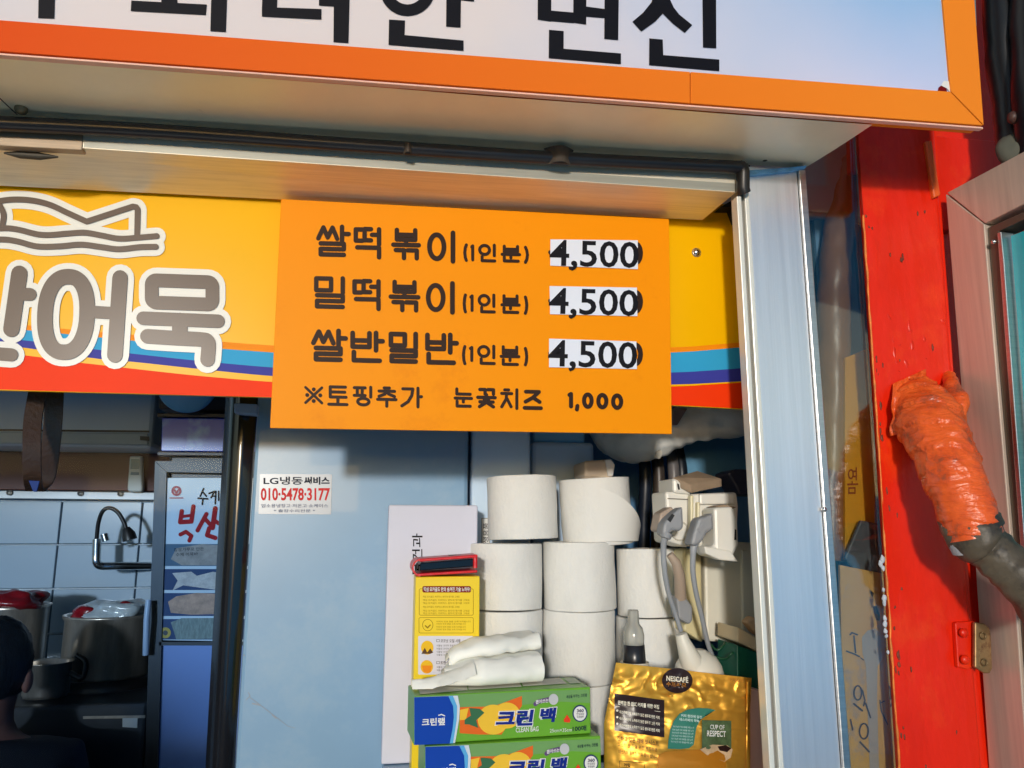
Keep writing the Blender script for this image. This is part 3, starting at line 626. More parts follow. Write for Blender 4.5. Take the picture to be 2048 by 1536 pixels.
fd = MB().flat(PH([(1250,110),(1290,85),(1420,130),(1480,90),(1600,75),(1600,240),(1450,235),(1350,200),(1260,240),(1300,170)]), PQ, .0009).disc(344, 1264, 0, 0, PQ, .0009) if False else MB().flat(PH([(1260,110),(1400,100),(1440,130),(1560,100),(1600,110),(1600,235),(1340,200),(1262,238),(1300,165)]), PQ, .0009)
part('food_photo', fd, mat('food_cream', C(210, 196, 184), .5, var=.25, vs=50), po)
fd = MB().flat(PH([(1230,320),(1290,280),(1440,255),(1590,262),(1590,410),(1400,415),(1250,400)]), PQ, .0009); part('food_photo', fd, mat('food_tan', C(196, 150, 120), .5, var=.3, vs=50), po)
fd = MB().flat(PH([(1250,470),(1330,440),(1570,438),(1565,590),(1290,595)]), PQ, .0009); part('food_photo', fd, mat('food_green_grey', C(128, 140, 130), .5, var=.35, vs=60, stretch=(4, 1, 1)), po)
em = MB().disc(331, 1265.5, 11, 11, PQ, .0014); part('emblem', em, ink('emblem_gold', 206, 176, 90), po)
em = MB().disc(331, 1265.5, 5, 5, PQ, .0018).text('화미락', [(346, 1262), (390, 1258), (390, 1266), (346, 1269)], PQ, .0014) if False else MB().disc(331, 1265.5, 5, 5, PQ, .0018); part('emblem_mark', em, M_dark, po)
fd = MB().flat([(324, 1092), (328, 1092), (314, 1278), (310, 1278)], PQ, .0016); part('red_edge', fd, ink('edge_red', 170, 30, 50), po)
solo('round_sign', MB().lathe([(.001, .012), (.075, .012), (.085, .006), (.085, 0), (.001, 0)], W(376, 770, 2.4), 40, 'y'), mat('pale_blue_disc', C(120, 186, 235), .3), 'round pale blue disc peeking below the yellow sign', 'disc', tuple(W(376, 770, 2.4)))
solo('cupboard', MB().prism([(318, 700), (470, 704), (470, 822), (318, 818)], planeY(2.6), .3, .005), mat('brown_cupboard', C(70, 48, 44), .5, var=.2), 'dark brown cupboard above the blue fridge header', 'cupboard', tuple(W(390, 790, 2.65)))

# ================================================================== PERSON (from behind)
hc = W(-8, 1334, 2.2)
pr = thing('person', 'black haired person in a dark jacket seen from behind at the left edge', 'person', (hc.x-.03, 2.24, .02))
px0, py0, zh = hc.x-.03, 2.22, hc.z
def skin(name, verts, edges, radii, m, parent, lv=2):
    base = BASE[parent.name]; me = bpy.data.meshes.new(name); me.from_pydata([Vector(v)-base for v in verts], edges, [])
    o = bpy.data.objects.new(name, me); COL.objects.link(o); o.parent = parent; BASE[o.name] = base
    md = o.modifiers.new('skin', 'SKIN'); md.use_smooth_shade = True
    for i, r in enumerate(radii):
        s = me.skin_vertices[0].data[i]; s.radius = r if isinstance(r, tuple) else (r, r); s.use_root = (i == 0)
    sb = o.modifiers.new('sub', 'SUBSURF'); sb.levels = lv; sb.render_levels = lv
    me.materials.append(m); return o
V = [(px0, py0, .52), (px0, py0, .66), (px0, py0+.01, .80), (px0, py0+.02, zh-.24), (px0, py0+.03, zh-.17), (px0, py0+.03, zh-.11), (px0, py0+.035, zh-.02), (px0, py0+.04, zh+.05)]
rad = [(.17, .14), (.155, .12), (.165, .12), (.15, .10), (.062, .062), (.06, .062), (.078, .092), (.07, .084)]
Ed = [(i, i+1) for i in range(7)]
for sgn in (-1, 1):
    i = len(V)
    V += [(px0+sgn*.18, py0+.02, zh-.25), (px0+sgn*.24, py0+.02, zh-.45), (px0+sgn*.17, py0+.22, zh-.52), (px0+sgn*.12, py0+.30, zh-.50)]
    rad += [.068, .05, .038, .028]; Ed += [(3, i), (i, i+1), (i+1, i+2), (i+2, i+3)]
    for k in range(4):
        V.append((px0+sgn*(.10+.016*k), py0+.37, zh-.52+.004*k)); rad.append(.009); Ed.append((i+3, i+4+k))
    V.append((px0+sgn*.085, py0+.33, zh-.51)); rad.append(.01); Ed.append((i+3, i+8))
    i = len(V)
    V += [(px0+sgn*.10, py0+.02, .50), (px0+sgn*.12, py0+.40, .50), (px0+sgn*.12, py0+.38, .11), (px0+sgn*.12, py0+.52, .06)]
    rad += [.085, .062, .045, .04]; Ed += [(0, i), (i, i+1), (i+1, i+2), (i+2, i+3)]
M_skin = mat('skin', C(140, 98, 88), .5, var=.08)
skin('body', V, Ed, rad, M_skin, pr)
jk = [v for v in V[1:4]]; J = [(px0, py0, .56), (px0, py0, .68), (px0, py0+.01, .82), (px0, py0+.02, zh-.235), (px0, py0+.028, zh-.18)]
Jr = [(.19, .155), (.175, .14), (.185, .14), (.17, .12), (.082, .082)]; Je = [(i, i+1) for i in range(4)]
for sgn in (-1, 1):
    i = len(J); J += [(px0+sgn*.18, py0+.02, zh-.25), (px0+sgn*.24, py0+.02, zh-.45), (px0+sgn*.18, py0+.19, zh-.52)]; Jr += [.085, .068, .055]; Je += [(3, i), (i, i+1), (i+1, i+2)]
skin('jacket', J, Je, Jr, mat('navy_jacket', C(26, 30, 42), .75, var=.2, bump=.4, bs=30), pr)
hr = MB()
def hair(u, v):
    a = 2*math.pi*u; b_ = math.pi*.72*v
    d = Vector((math.sin(b_)*math.cos(a)*.086, math.sin(b_)*math.sin(a)*.102, math.cos(b_)*.118))
    if d.y > .04 and d.z < .05: d *= .88
    p = Vector((px0, py0+.035, zh+.0))+d
    return p+d.normalized()*(.004*noise.noise(p*60)+.003*noise.noise(p*140))
hr.grid(hair, 48, 26)
part('hair', hr, mat('black_hair', C(20, 20, 26), .45, var=.3, vs=40, bump=.8, bs=120, stretch=(1, 1, .2)), pr)
ea = MB()
for sgn in (-1, 1): ea.ball((px0+sgn*.082, py0+.04, zh-.045), .012, .02, .03, 12, 10)
part('ear', ea, M_skin, pr)
fc_ = MB().ball((px0, py0+.13, zh-.03), .012, .02, .022, 10, 8); part('nose', fc_, M_skin, pr)
fc_ = MB()
for sgn in (-1, 1): fc_.ball((px0+sgn*.03, py0+.118, zh), .012, .008, .007, 10, 8)
part('eye', fc_, M_dark, pr)
part('mouth', MB().ball((px0, py0+.118, zh-.075), .022, .008, .006, 10, 8), mat('lips', C(170, 100, 95), .5), pr)
so = thing('stool', 'round dark stool under the seated person', 'stool', (px0, py0+.02, .02))
part('seat', MB().lathe([(.001, .41), (.15, .41), (.16, .39), (.16, .375), (.001, .37)], (px0, py0+.02, 0), 28), M_dark, so)
for a in (45, 135, 225, 315):
    part('leg', MB().tube([(px0+.11*math.cos(R(a)), py0+.02+.11*math.sin(R(a)), .38), (px0+.15*math.cos(R(a)), py0+.02+.15*math.sin(R(a)), .02)], .012, 10), M_steel, so)

# ================================================================== WHITE FRIDGE PANEL + SERVICE STICKER
fg = thing('refrigerator', 'pale enamel refrigerator with a service sticker on its flank', 'refrigerator', tuple(W(700, 1200, YF+.05)))
x0 = W(515, 800, YF).x; x1 = W(937, 900, YF).x
M_enamel = mat('blue_lit_enamel', (.20, .35, .52), .34, 0, var=.05, vs=3, bump=.04, bs=3, coat=.3, stain=(.25, .39, .53), stain_amt=.42, stain_s=3, rvar=.12)  # blue of the shade light is put into the white enamel's base colour
part('body', MB().box(x0, x1, YF, YF+.22, .3, 2.6, .006), M_enamel, fg)
ck = MB()
PK = planeY(YF-.0004)
for p, r in ([(497,1385),(500,1392),(492,1400)],.8), ([(500,1395),(514,1405),(540,1425),(560,1440)],.7), ([(505,1407),(520,1410)],1.6), ([(545,1430),(552,1436)],1.5), ([(488,1310),(489,1311)],1.2), ([(560,1440),(575,1452),(590,1456)],.5):
    ck.stroke(p, r, PK, .0002)
part('scratch', ck, ink('scratch_grey', 150, 158, 168), fg)
sk = part('sticker', MB().prism([(520, 948), (664, 949), (662, 1029), (517, 1028)], PK, .0006, 0, .0006), mat('sticker_silver', (.30, .33, .37), .35, .2), fg, 'small silver service sticker with a red phone number')
q8 = lambda x, y: (480+x/7.314, 900+y/7.314)
def Q8(x0, y0, x1, y1): return [q8(x0, y0), q8(x1, y0), q8(x1, y1), q8(x0, y1)]
part('lettering', MB().text('LG냉동', Q8(345, 390, 920, 508), PK, .001, .02).text('써비스', Q8(935, 392, 1312, 508), PK, .001, .045), ink('sticker_ink', 30, 36, 50), sk)
part('phone_number', MB().text('010·5478·3177', Q8(305, 555, 1318, 742), PK, .001, .03), ink('sticker_red', 205, 50, 50), sk)
part('small_lettering', MB().text('업소용냉장고·저온고·쇼케이스', Q8(312, 790, 1290, 842), PK, .001, .01).text('* 출장수리전문 *', Q8(495, 868, 1100, 912), PK, .001, .01), ink('sticker_blue', 70, 80, 110), sk)

# ================================================================== SHELF AND GOODS
ZSH = CZ-.315
sh = thing('shelf', 'pale glossy shelf board carrying the rolls and boxes', 'shelf', (.3, 1.1, ZSH-.03))
xs0 = W(766, 1500, 1.15).x
part('board', MB().box(xs0, .618, .9, 1.199, ZSH-.025, ZSH, .002), M_enamel, sh)
part('board', MB().box(x1+.001, .618, 1.199, 1.418, ZSH-.025, ZSH, .002), M_enamel, sh)
part('bracket', MB().box(.3, .33, .95, 1.4, ZSH-.12, ZSH-.026), M_steel, sh)

# white carton against the fridge
PB = planeY(1.135)
cb = thing('carton', 'flat white carton with sideways lettering leaning against the fridge', 'carton', tuple(W(860, 1490, 1.15)))
zt = W(860, 1010, 1.135).z; xa = W(772, 1200, 1.135).x; xb = W(955, 1100, 1.135).x
M_cart = mat('white_card', C(206, 208, 224), .55, var=.05, vs=4, bump=.12, bs=14)
part('box', MB().box(xa, xb, 1.135, 1.19, ZSH+.001, zt, .0025), M_cart, cb)
part('lettering', MB().text('과 건물 ', [(824, 1148), (824, 1067), (845, 1067), (845, 1148)], PB, .0006) if False else MB().text('물건과', [(824, 1152), (824, 1067), (845, 1067), (845, 1152)], PB, .0006, .01), M_black, cb)
# tall white pack behind
PW = planeY(1.21)
xw0 = W(942, 1000, 1.21).x; xw1 = W(1062, 1000, 1.21).x
wk = thing('paper_pack', 'tall white paper towel pack standing behind the toilet rolls', 'paper pack', ((xw0+xw1)/2, 1.25, ZSH))
part('wrapper', MB().box(xw0, xw1, 1.21, 1.32, ZSH+.001, CZ+.19, .006), mat('blue_lit_wrap', C(196, 220, 246), .35, var=.05, bump=.25, bs=10), wk)  # blue cast of the light is mixed into the white wrapper's colour
part('label_strip', MB().prism([(963, 1036), (980, 1036), (980, 1090), (963, 1090)], PW, .0004, 0, .0005), M_white, wk)
part('lettering', MB().text('위생용품', [(966, 1100), (966, 1046), (977, 1046), (977, 1100)], PW, .001, .01).stroke([(963.5,1100),(963.5,1036.5),(979.5,1036.5),(979.5,1100)], .5, PW, .0007), ink('strip_ink', 60, 62, 70), wk)
xw2 = W(1065, 1000, 1.25).x; xw3 = W(1190, 1000, 1.25).x
pk2 = thing('paper_pack', 'second white paper pack with blue light painted into its top, seen above the rolls', 'paper pack', ((xw2+xw3)/2, 1.3, ZSH))
zc = W(1120, 884, 1.25).z
part('wrapper', MB().box(xw2, xw3, 1.25, 1.37, ZSH+.001, zc, .006), MATS['blue_lit_wrap'], pk2)
part('carton', MB().box(xw2+.005, xw3-.012, 1.262, 1.37, zc+.001, zc+.1, .003), mat('blue_lit_card', C(140, 206, 250), .4, var=.04), pk2)  # stronger blue light on the white pack, put into the card colour
zb = W(1195, 948, 1.18).z
nk = thing('napkin_bundle', 'small tan wrapped bundle wedged above the second top roll', 'bundle', tuple(W(1200, 948, 1.2)))
part('wrapper', MB().prism([(1168, 922), (1222, 918), (1230, 930), (1226, 956), (1170, 954)], planeY(1.16), .07, .004), mat('tan_wrap', C(196, 178, 156), .35, var=.1, bump=.4, bs=30), nk)
part('seal', MB().prism([(1210, 920), (1222, 918), (1230, 930), (1226, 952), (1216, 952)], planeY(1.156), .004, .001), mat('clear_seal', C(214, 210, 205), .2), nk)

# toilet rolls: (px centre, top, bottom, half width) -> stacked columns
rolls = [(1060, 948, 1080, 74, 1.10, 0), (1217, 952, 1091, 76, 1.095, 7), (1023, 1087, 1224, 77, 1.09, -2), (1179, 1083, 1225, 76, 1.085, 4), (1321, 1097, 1238, 66, 1.10, 2),
         (1024, 1224, 1362, 75, 1.09, 0), (1178, 1224, 1375, 75, 1.085, 0), (1322, 1238, 1380, 68, 1.10, 0), (1026, 1362, 1500, 74, 1.09, 0), (1180, 1375, 1515, 75, 1.085, 0), (1322, 1380, 1520, 68, 1.10, 0)]
rl_lab = ['top white roll on the left, rising above the others and the carton', 'top white roll with a diagonal loose sheet edge', 'white roll just right of the red phone case', 'white roll in the middle of the second row', 'white roll beside the grey plugs and cables',
          'cream roll behind the folded white sheet', 'cream roll above the right end of the upper green box', 'cream roll behind the bottle with the clear nozzle', 'lowest roll of the left column behind the yellow box', 'lowest roll of the middle column beside the gold pouch', 'lowest roll of the right column behind the gold pouch']
ROLLX = {}
def roll_proto():
    t = thing('toilet_roll', rl_lab[0], 'toilet roll', (0, 0, 0), 'toilet rolls stacked on the shelf')
    Rr, H = 1.0, 1.0
    mb = MB()
    mb.lathe([(.36, .0), (.96, .0), (.99, .006), (1.0, .02), (1.0, .3), (1.003, .5), (1.0, .7), (1.0, .98), (.99, .994), (.96, 1.0), (.36, 1.0), (.36, .0)], (0, 0, 0), 64, wob=.032)
    part('paper', mb, M_paper, t)
    c = MB().lathe([(.37, -.0), (.37, .998), (.345, .998), (.345, 0), (.37, 0)], (0, 0, 0), 32); part('core', c, mat('card_core', C(180, 150, 115), .8), t)
    fl = MB()
    def flap(u, v):
        a = R(-150+105*u); z = lerp(.02, .985, v)*1.0
        zz = z if u > 0 else z
        k = 1.012+.012*(1-u)
        lim = .98-.9*max(0, (u-.0))**1.6
        z2 = lerp(lim if False else .02, .98, v)
        return Vector((math.cos(a)*k, math.sin(a)*k, z2))
    return t
proto = roll_proto()
cols = {}
for i, (cx, ty, by, hw, Y, tilt) in enumerate(rolls):
    c0 = W(cx, ty, Y); c1_ = W(cx, by, Y); rr = hw*Y/1538*.985; rr_c = rr
    o = proto if i == 0 else proto.copy()
    if i:
        COL.objects.link(o)
        for ch in proto.children:
            d = ch.copy(); COL.objects.link(d); d.parent = o
        o['label'] = rl_lab[i]
    hgt = (c0-c1_).z
    o.location = (c1_.x, Y+rr, c1_.z+.0008); o.scale = (rr, rr, hgt-.0016)
    o.rotation_euler = (R(random.uniform(-.8, .8)), R((-1.6, 0, .6, -.5, .9, 0, .3, 0, 0, 0, 0)[i]), R(37*i))
    if tilt == 7: o.rotation_euler = (0, R(3.5), R(200))
# loose sheet on the tilted roll
cx, ty, by, hw, Y, _ = rolls[1]; rc = W(cx, by, Y); rr = hw*Y/1538*.985
ls = MB()
def sheet(u, v):
    a = R(-112+95*u); k = rr*1.02+.002+.004*u*v
    zt_ = .083-.055*u**1.5; z = lerp(.006, zt_, v)
    return Vector((rc.x+.004+math.cos(a)*k, Y+rr+math.sin(a)*k, rc.z+z))
ls.grid(sheet, 20, 8)
lo = solo('loose_sheet', ls, M_paper, 'loose diagonal tail of paper on the tilted top roll', 'paper sheet', tuple(rc))

# tall yellow box with the red phone case
PY_ = planeY(1.045)
yb = thing('printed_box', 'tall yellow box with small brown printing under the red phone case', 'box', tuple(W(893, 1500, 1.06)))
xa = W(829, 1250, 1.045).x; xb = W(959, 1250, 1.045).x; zt = W(890, 1153, 1.045).z
part('box', MB().box(xa, xb, 1.045, 1.10, ZSH+.001, zt, .0012), mat('yellow_card', C(238, 205, 12), .35, var=.03), yb)
q3 = lambda x, y: (740+x/3.657, 1116+y/3.657)
def Q3(x0, y0, x1, y1): return [q3(x0, y0), q3(x1, y0), q3(x1, y1), q3(x0, y1)]
part('title_band', MB().flat([q3(*p) for p in rrect(383, 205, 738, 252, 12)], PY_, .0006), ink('maroon', 128, 34, 26), yb)
part('title_text', MB().text('핵심 모카골드 만의 숨겨진 기술 노하우!', Q3(392, 212, 732, 245), PY_, .001, .02), M_white, yb)
yt = MB()
for y in (275, 300, 322, 350, 378, 397): yt.text('맥심 모카골드 커피믹스 원두의 향기를 그대로', Q3(388, y, 728 if y not in (275, 350) else 655, y+15), PY_, .0006)
for y in (458, 475, 497, 516): yt.text('커피의 맛과 향을 오래 지켜줍니다', Q3(484, y, 735 if y == 458 else 700, y+13), PY_, .0006)
for bx in ((360, 225, 755, 418), (358, 435, 755, 548)): yt.stroke([q3(*p) for p in rrect(*bx, 10)], .45, PY_, .0006, True)
yt.stroke([q3(x, y) for x, y in ring(422, 490, 38, 42)], .5, PY_, .0006).stroke([q3(405, 495), q3(420, 510), q3(440, 490)], 1.2, PY_, .0006)
part('small_lettering', yt, ink('olive_ink', 150, 116, 14), yb)
part('white_panel', MB().flat([q3(*p) for p in rrect(352, 570, 755, 852, 8)], PY_, .0006), ink('panel_lav', 216, 214, 222), yb)
pi = MB()
for y, tx in ((592, '코코넛 오일 사용'), (752, '트랜스지방 제로')): pi.text(tx, Q3(515, y, 662, y+26), PY_, .001, .012).stroke([q3(486, y+4), q3(508, y+4), q3(508, y+20), q3(486, y+20)], .35, PY_, .001, True)
for y in (632, 655, 678, 700, 790, 812): pi.text('식물성 크리머 원료로 더욱 부드러운', Q3(486, y, 722, y+15), PY_, .001)
part('panel_text', pi, ink('dark_brown', 60, 52, 50), yb)
part('fruit_icon', MB().disc(*q3(418, 655), 12.5, 14, PY_, .001).disc(*q3(415, 795), 12.5, 13.5, PY_, .001), ink('icon_yellow', 236, 186, 40), yb)
part('icon_art', MB().flat([q3(375, 700), q3(400, 655), q3(418, 690), q3(440, 660), q3(462, 690), q3(440, 700)], PY_, .0014), ink('icon_brown', 92, 64, 40), yb)
part('cup_icon', MB().flat([q3(378, 785), q3(452, 785), q3(442, 832), q3(420, 840), q3(390, 832)], PY_, .0014), ink('icon_orange', 236, 140, 30), yb)

PH_ = thing('phone_case', 'red flip phone case holding a dark phone on the yellow box', 'phone', tuple(W(893, 1150, 1.06)))
zc0 = zt+.001
pa, pb_ = W(832, 1148, 1.035), W(955, 1140, 1.035)
M_rcase = mat('red_leather', C(205, 22, 34), .38, var=.12, vs=20, bump=.3, bs=120)
def slab(z0, z1, xl_, xr_, yf, yb2, tl_, tr_): # tilted slab
    return MB().hexa([(xl_, yf, z0+tl_), (xr_, yf, z0+tr_), (xr_, yf, z1+tr_), (xl_, yf, z1+tl_), (xl_+.004, yb2, z0+tl_), (xr_+.002, yb2, z0+tr_), (xr_+.002, yb2, z1+tr_), (xl_+.004, yb2, z1+tl_)], .0012)
X0, X1 = pa.x, pb_.x
part('lower_cover', slab(zc0, zc0+.0035, X0, X1, 1.035, 1.105, 0, .004), M_rcase, PH_)
part('phone', slab(zc0+.006, zc0+.016, X0+.005, X1-.004, 1.037, 1.105, .001, .006), mat('phone_black', C(18, 20, 28), .12), PH_)
part('upper_cover', slab(zc0+.0185, zc0+.0225, X0+.004, X1, 1.034, 1.105, 0, .005), M_rcase, PH_)
sp_ = MB(); zc1 = zc0+.0112
arc = [(R(90+180*i/14)) for i in range(15)]
for y0_, y1_ in ((1.0345, 1.105),):
    ro, ri = .0114, .0090
    vs_ = [Vector((X0+.006+r*math.cos(a)*1.0, y, zc1+r*math.sin(a))) for y in (y0_, y1_) for r in (ro, ri) for a in arc]
    k = 15; fs2 = []
    for i in range(14):
        fs2 += [(i, i+1, k+i+1, k+i), (2*k+i, 3*k+i, 3*k+i+1, 2*k+i+1), (i, 2*k+i, 2*k+i+1, i+1), (k+i, k+i+1, 3*k+i+1, 3*k+i)]
    sp_.add(vs_, fs2, False)
part('spine', sp_, M_rcase, PH_)
part('corner', MB().tube([(X1-.003, 1.036, zc0+.010), (X1-.003, 1.036, zc0+.024)], .003, 10), M_rcase, PH_)
part('tab', MB().box(X0+.045, X0+.065, 1.06, 1.075, zc0+.0245, zc0+.0262), M_dark, PH_)

# green boxes
def yawbox(Apx, YA, Bpx, TLpx, depth):
    A_ = W(*Apx, YA); Bv = WZ(*Bpx, A_.z); T = W(*TLpx, YA)
    hgt = T.z-A_.z; ex = (Bv-A_); d = Vector((-ex.y, ex.x, 0)).normalized()*depth
    return A_, Bv, hgt, d
M_green = mat('green_card', C(104, 166, 44), .35, var=.06, vs=5)
def greenbox(Apx, YA, Bpx, TLpx, dx, dy, label, zlow=None, zhigh=None):
    A_, Bv, hgt, d = yawbox(Apx, YA, Bpx, TLpx, .066)
    if zlow is not None:
        dzz = zlow-A_.z; A_ = A_+Vector((0, 0, dzz)); Bv = Bv+Vector((0, 0, dzz))
    u = Vector((0, 0, hgt if zhigh is None else zhigh-A_.z))
    t = thing('bag_box', label, 'box', tuple(A_+d*.5), 'green cartons of plastic bags')
    part('box', MB().hexa([A_, Bv, Bv+u, A_+u, A_+d, Bv+d, Bv+u+d, A_+u+d], .0012), M_green, t)
    M = plane(A_, d)
    def q(x, y): p = q3(x, y); return (p[0]+dx, p[1]+dy)
    def QQ(x0, y0, x1, y1, sk=0): return [q(x0, y0), q(x1, y0+sk), q(x1, y1+sk), q(x0, y1)]
    part('green_swoosh', MB().flat([q(330, 1012), q(1600, 960), q(1610, 1060), q(1400, 1050), q(1150, 1070), q(900, 1100), q(330, 1130)], M, .0004), ink('dusty_green', 112, 158, 96), t)
    part('tomato_print', MB().flat([q(655, 1090), q(900, 1085), q(1110, 1008), q(1110, 1080), q(960, 1290), q(800, 1290), q(655, 1280)], M, .0008), ink('print_orange', 224, 104, 40), t)
    part('fruit_print', MB().disc(*q(900, 1180), 31, 30, M, .0012).disc(*q(1000, 1150), 27, 26, M, .0012).flat([q(655, 1110), q(720, 1095), q(700, 1180), q(655, 1185)], M, .0012), ink('print_yellow', 236, 190, 60), t)
    part('leaf_print', MB().flat([q(725, 1095), q(800, 1100), q(835, 1130), q(775, 1185), q(790, 1240), q(720, 1215), q(690, 1215), q(690, 1180), q(735, 1150)], M, .0016), ink('print_teal', 58, 108, 76), t)
    part('white_stripe', MB().flat([q(322, 1016), q(640, 1004), q(655, 1080), q(650, 1180), q(620, 1350), q(322, 1364)], M, .0018), ink('arc_white', 206, 216, 226), t)
    part('pale_stripe', MB().flat([q(322, 1016), q(605, 1006), q(635, 1080), q(632, 1180), q(605, 1352), q(322, 1364)], M, .0022), ink('arc_cyan', 90, 170, 222), t)
    part('brand_panel', MB().flat([q(322, 1016), q(570, 1007), q(605, 1080), q(610, 1160), q(600, 1250), q(580, 1352), q(322, 1364)], M, .0026), ink('panel_blue', 16, 66, 166), t)
    part('panel_text', MB().text('크린랲', QQ(377, 1170, 545, 1225, -8), M, .003, .03).stroke([q(500, 1146), q(520, 1140), q(543, 1150)], 1.1, M, .003), M_white, t)
    tt = MB().text('크린', QQ(915, 1112, 1195, 1228, -8), M, .003, .045, .12).text('백', QQ(1238, 1095, 1360, 1200, -6), M, .003, .045, .12)
    part('title_halo', MB().text('크린', QQ(908, 1106, 1202, 1236, -8), M, .0026, .10, .12).text('백', QQ(1231, 1089, 1367, 1207, -6), M, .0026, .10, .12), M_white, t)
    part('title_text', tt, ink('title_navy', 24, 44, 132), t)
    part('small_text', MB().text('CLEAN BAG', QQ(1062, 1236, 1228, 1272, -10), M, .003, .015).text('25cm×35cm', QQ(1310, 1246, 1470, 1272, -8), M, .003), M_white, t)
    part('count_text', MB().text('100매', QQ(1476, 1225, 1576, 1265, -6), M, .003, .025).text('세상을 바꾸는, 크린랲', QQ(1430, 1000, 1580, 1026, -14), M, .003, .01), ink('count_ink', 24, 40, 60), t)
    part('seal', MB().disc(*q(1530, 1133), 15, 17, M, .0028), ink('seal_navy', 34, 52, 100), t)
    part('seal_ring', MB().disc(*q(1530, 1133), 12.5, 14.5, M, .0032), M_white, t)
    part('seal_text', MB().text('360', QQ(1506, 1100, 1556, 1124, -2), M, .0036, .03).text('안심포장', QQ(1504, 1128, 1558, 1146, -2), M, .0036, .01).text('위생봉투', QQ(1506, 1150, 1556, 1166, -2), M, .0036, .01), ink('seal_ink', 24, 30, 70), t)
    part('roll_print', MB().stroke([q(1205, 1065), q(1225, 1048), q(1300, 1030)], 4.2, M, .0028).text('', QQ(0, 0, 1, 1), M, .003), ink('ribbon_purple', 98, 76, 120), t)
    part('roll_text', MB().text('뽑아쓰는', QQ(1207, 1036, 1300, 1066, -16), M, .0032, .02), M_white, t)
    part('roll_end', MB().disc(*q(1337, 1030), 9.5, 11, M, .0030), ink('roll_grey', 190, 192, 196), t)
    part('drop_mark', MB().flat([q(1436, 1142), q(1462, 1180), q(1455, 1200), q(1415, 1196), q(1412, 1178)], M, .0028), ink('drop_red', 226, 66, 40), t)
    # printed panels of the top face
    MT = plane(A_+u, Vector((0, 0, 1)))
    tpn = MB()
    for x0_, y0_, x1_, y1_, x2_, y2_, x3_, y3_ in ((350, 952, 705, 930, 715, 970, 368, 1000), (715, 928, 1090, 905, 1110, 945, 722, 968), (1100, 900, 1390, 880, 1440, 922, 1120, 942), (345, 890, 600, 872, 640, 905, 352, 925)):
        tpn.flat([q(x0_, y0_), q(x1_, y1_), q(x2_, y2_), q(x3_, y3_)], MT, .0006)
    part('top_print', tpn, ink('top_panel', 206, 204, 190), t)
    tpn = MB().flat([q(1420, 885), q(1500, 880), q(1545, 918), q(1462, 922)], MT, .0006); part('top_symbol', tpn, ink('top_sym', 196, 206, 180), t)
    return A_, Bv, u, d, t
g1_ = greenbox((827, 1490.6), .95, (1182, 1467), (829, 1392), 0, 0, 'upper green carton of plastic bags, with the folded white sheet on it')
A_, Bv, u_, d_, _ = g1_
g2_ = greenbox((848, 1589), .944, (1203, 1562), (848, 1490.8), 22, 99, 'lower green carton of plastic bags, cut by the bottom edge', None, A_.z-.0006)
# stand under the lower carton
st2 = thing('tray', 'pale tray under the green cartons', 'tray', (A_.x+.1, A_.y+.06, ZSH))
zl = g2_[0].z
if zl-ZSH > .004:
    part('base', MB().box(A_.x-.01, A_.x+.25, A_.y-.02, A_.y+.08, ZSH+.0005, zl-.0005, .001), M_enamel, st2)
# folded white sheet
fs_ = MB()
pc0 = A_+u_+(Bv-A_)*.12+d_*.45
ex = (Bv-A_).normalized(); ey = d_.normalized()
def fold(prof, x0_, x1_, y0_, ang, w=.0, zoff=0):
    P = spline([(0, a, b_) for a, b_ in prof], 6)
    dirx = (ex*math.cos(ang)+ey*math.sin(ang)); diry = Vector((-dirx.y, dirx.x, 0))
    def fn(u, v):
        k = v*(len(P)-1); i = min(int(k), len(P)-2); p = P[i].lerp(P[i+1], k-i)
        s_ = lerp(x0_, x1_, u); pk = .30+.70*min(1, (u/.34))**.7; p = Vector((0, .03+(p.y-.03)*pk, p.z*(.55+.45*pk)))
        q = A_+u_+dirx*s_+diry*(p.y+y0_+.004*math.sin(u*9)*p.z*20)+Vector((0, 0, p.z*(1-.25*w*u)+zoff+.0015+.006*u*(p.z > .024)))
        q += Vector((.2, .6, 1))*(.0042*(noise.noise(q*32)+.6*noise.noise(q*75)+.5)*min(1, p.z*60))
        return q
    fs_.grid(fn, 34, 40)
fold([(.05, .001), (.02, .001), (-.004, .002), (-.012, .012), (-.004, .024), (.02, .026), (.045, .024), (.05, .014), (.02, .018), (.0, .018)], .045, .165, .016, R(6))
fold([(.055, .026), (.03, .027), (.006, .028), (-.001, .036), (.006, .047), (.03, .048), (.052, .044), (.056, .034), (.03, .036)], .055, .172, .020, R(9))
def tail(u, v):
    p = A_+u_+ex*lerp(.0, .075, u)+ey*(lerp(.01, .05, v)+.01*(1-u))+Vector((0, 0, .003+.010*math.sin(math.pi*v)+.026*max(0, u-.25)**1.3*(1-.5*(v-.5)**2)+.002*noise.noise(Vector((u*8, v*6, 2)))))
    w = .35+.65*u
    c = A_+u_+ex*lerp(.0, .075, u)+ey*.025
    return c+(p-c)*1.0 if u > .4 else Vector((lerp(c.x, p.x, w), lerp(c.y, p.y, w), p.z))
fs_.grid(tail, 16, 10)
def plug(u, v):
    a = 2*math.pi*u; rx = .011*math.sin(math.pi*(.15+.8*v))+.004
    c = A_+u_+ex*lerp(.05, .075, v)+ey*lerp(.02, .02, v)+Vector((0, 0, .020))
    q = c+Vector((0, math.cos(a)*rx*1.6, math.sin(a)*.019)); return q+Vector((1, 1, 1))*.003*noise.noise(q*80)
solo('folded_sheet', fs_, mat('film_white', C(240, 240, 232), .55, var=.02, bump=.2, bs=60, trans=.0), 'folded white plastic sheet lying on the upper green carton', 'sheet', tuple(A_+u_+ex*.1))

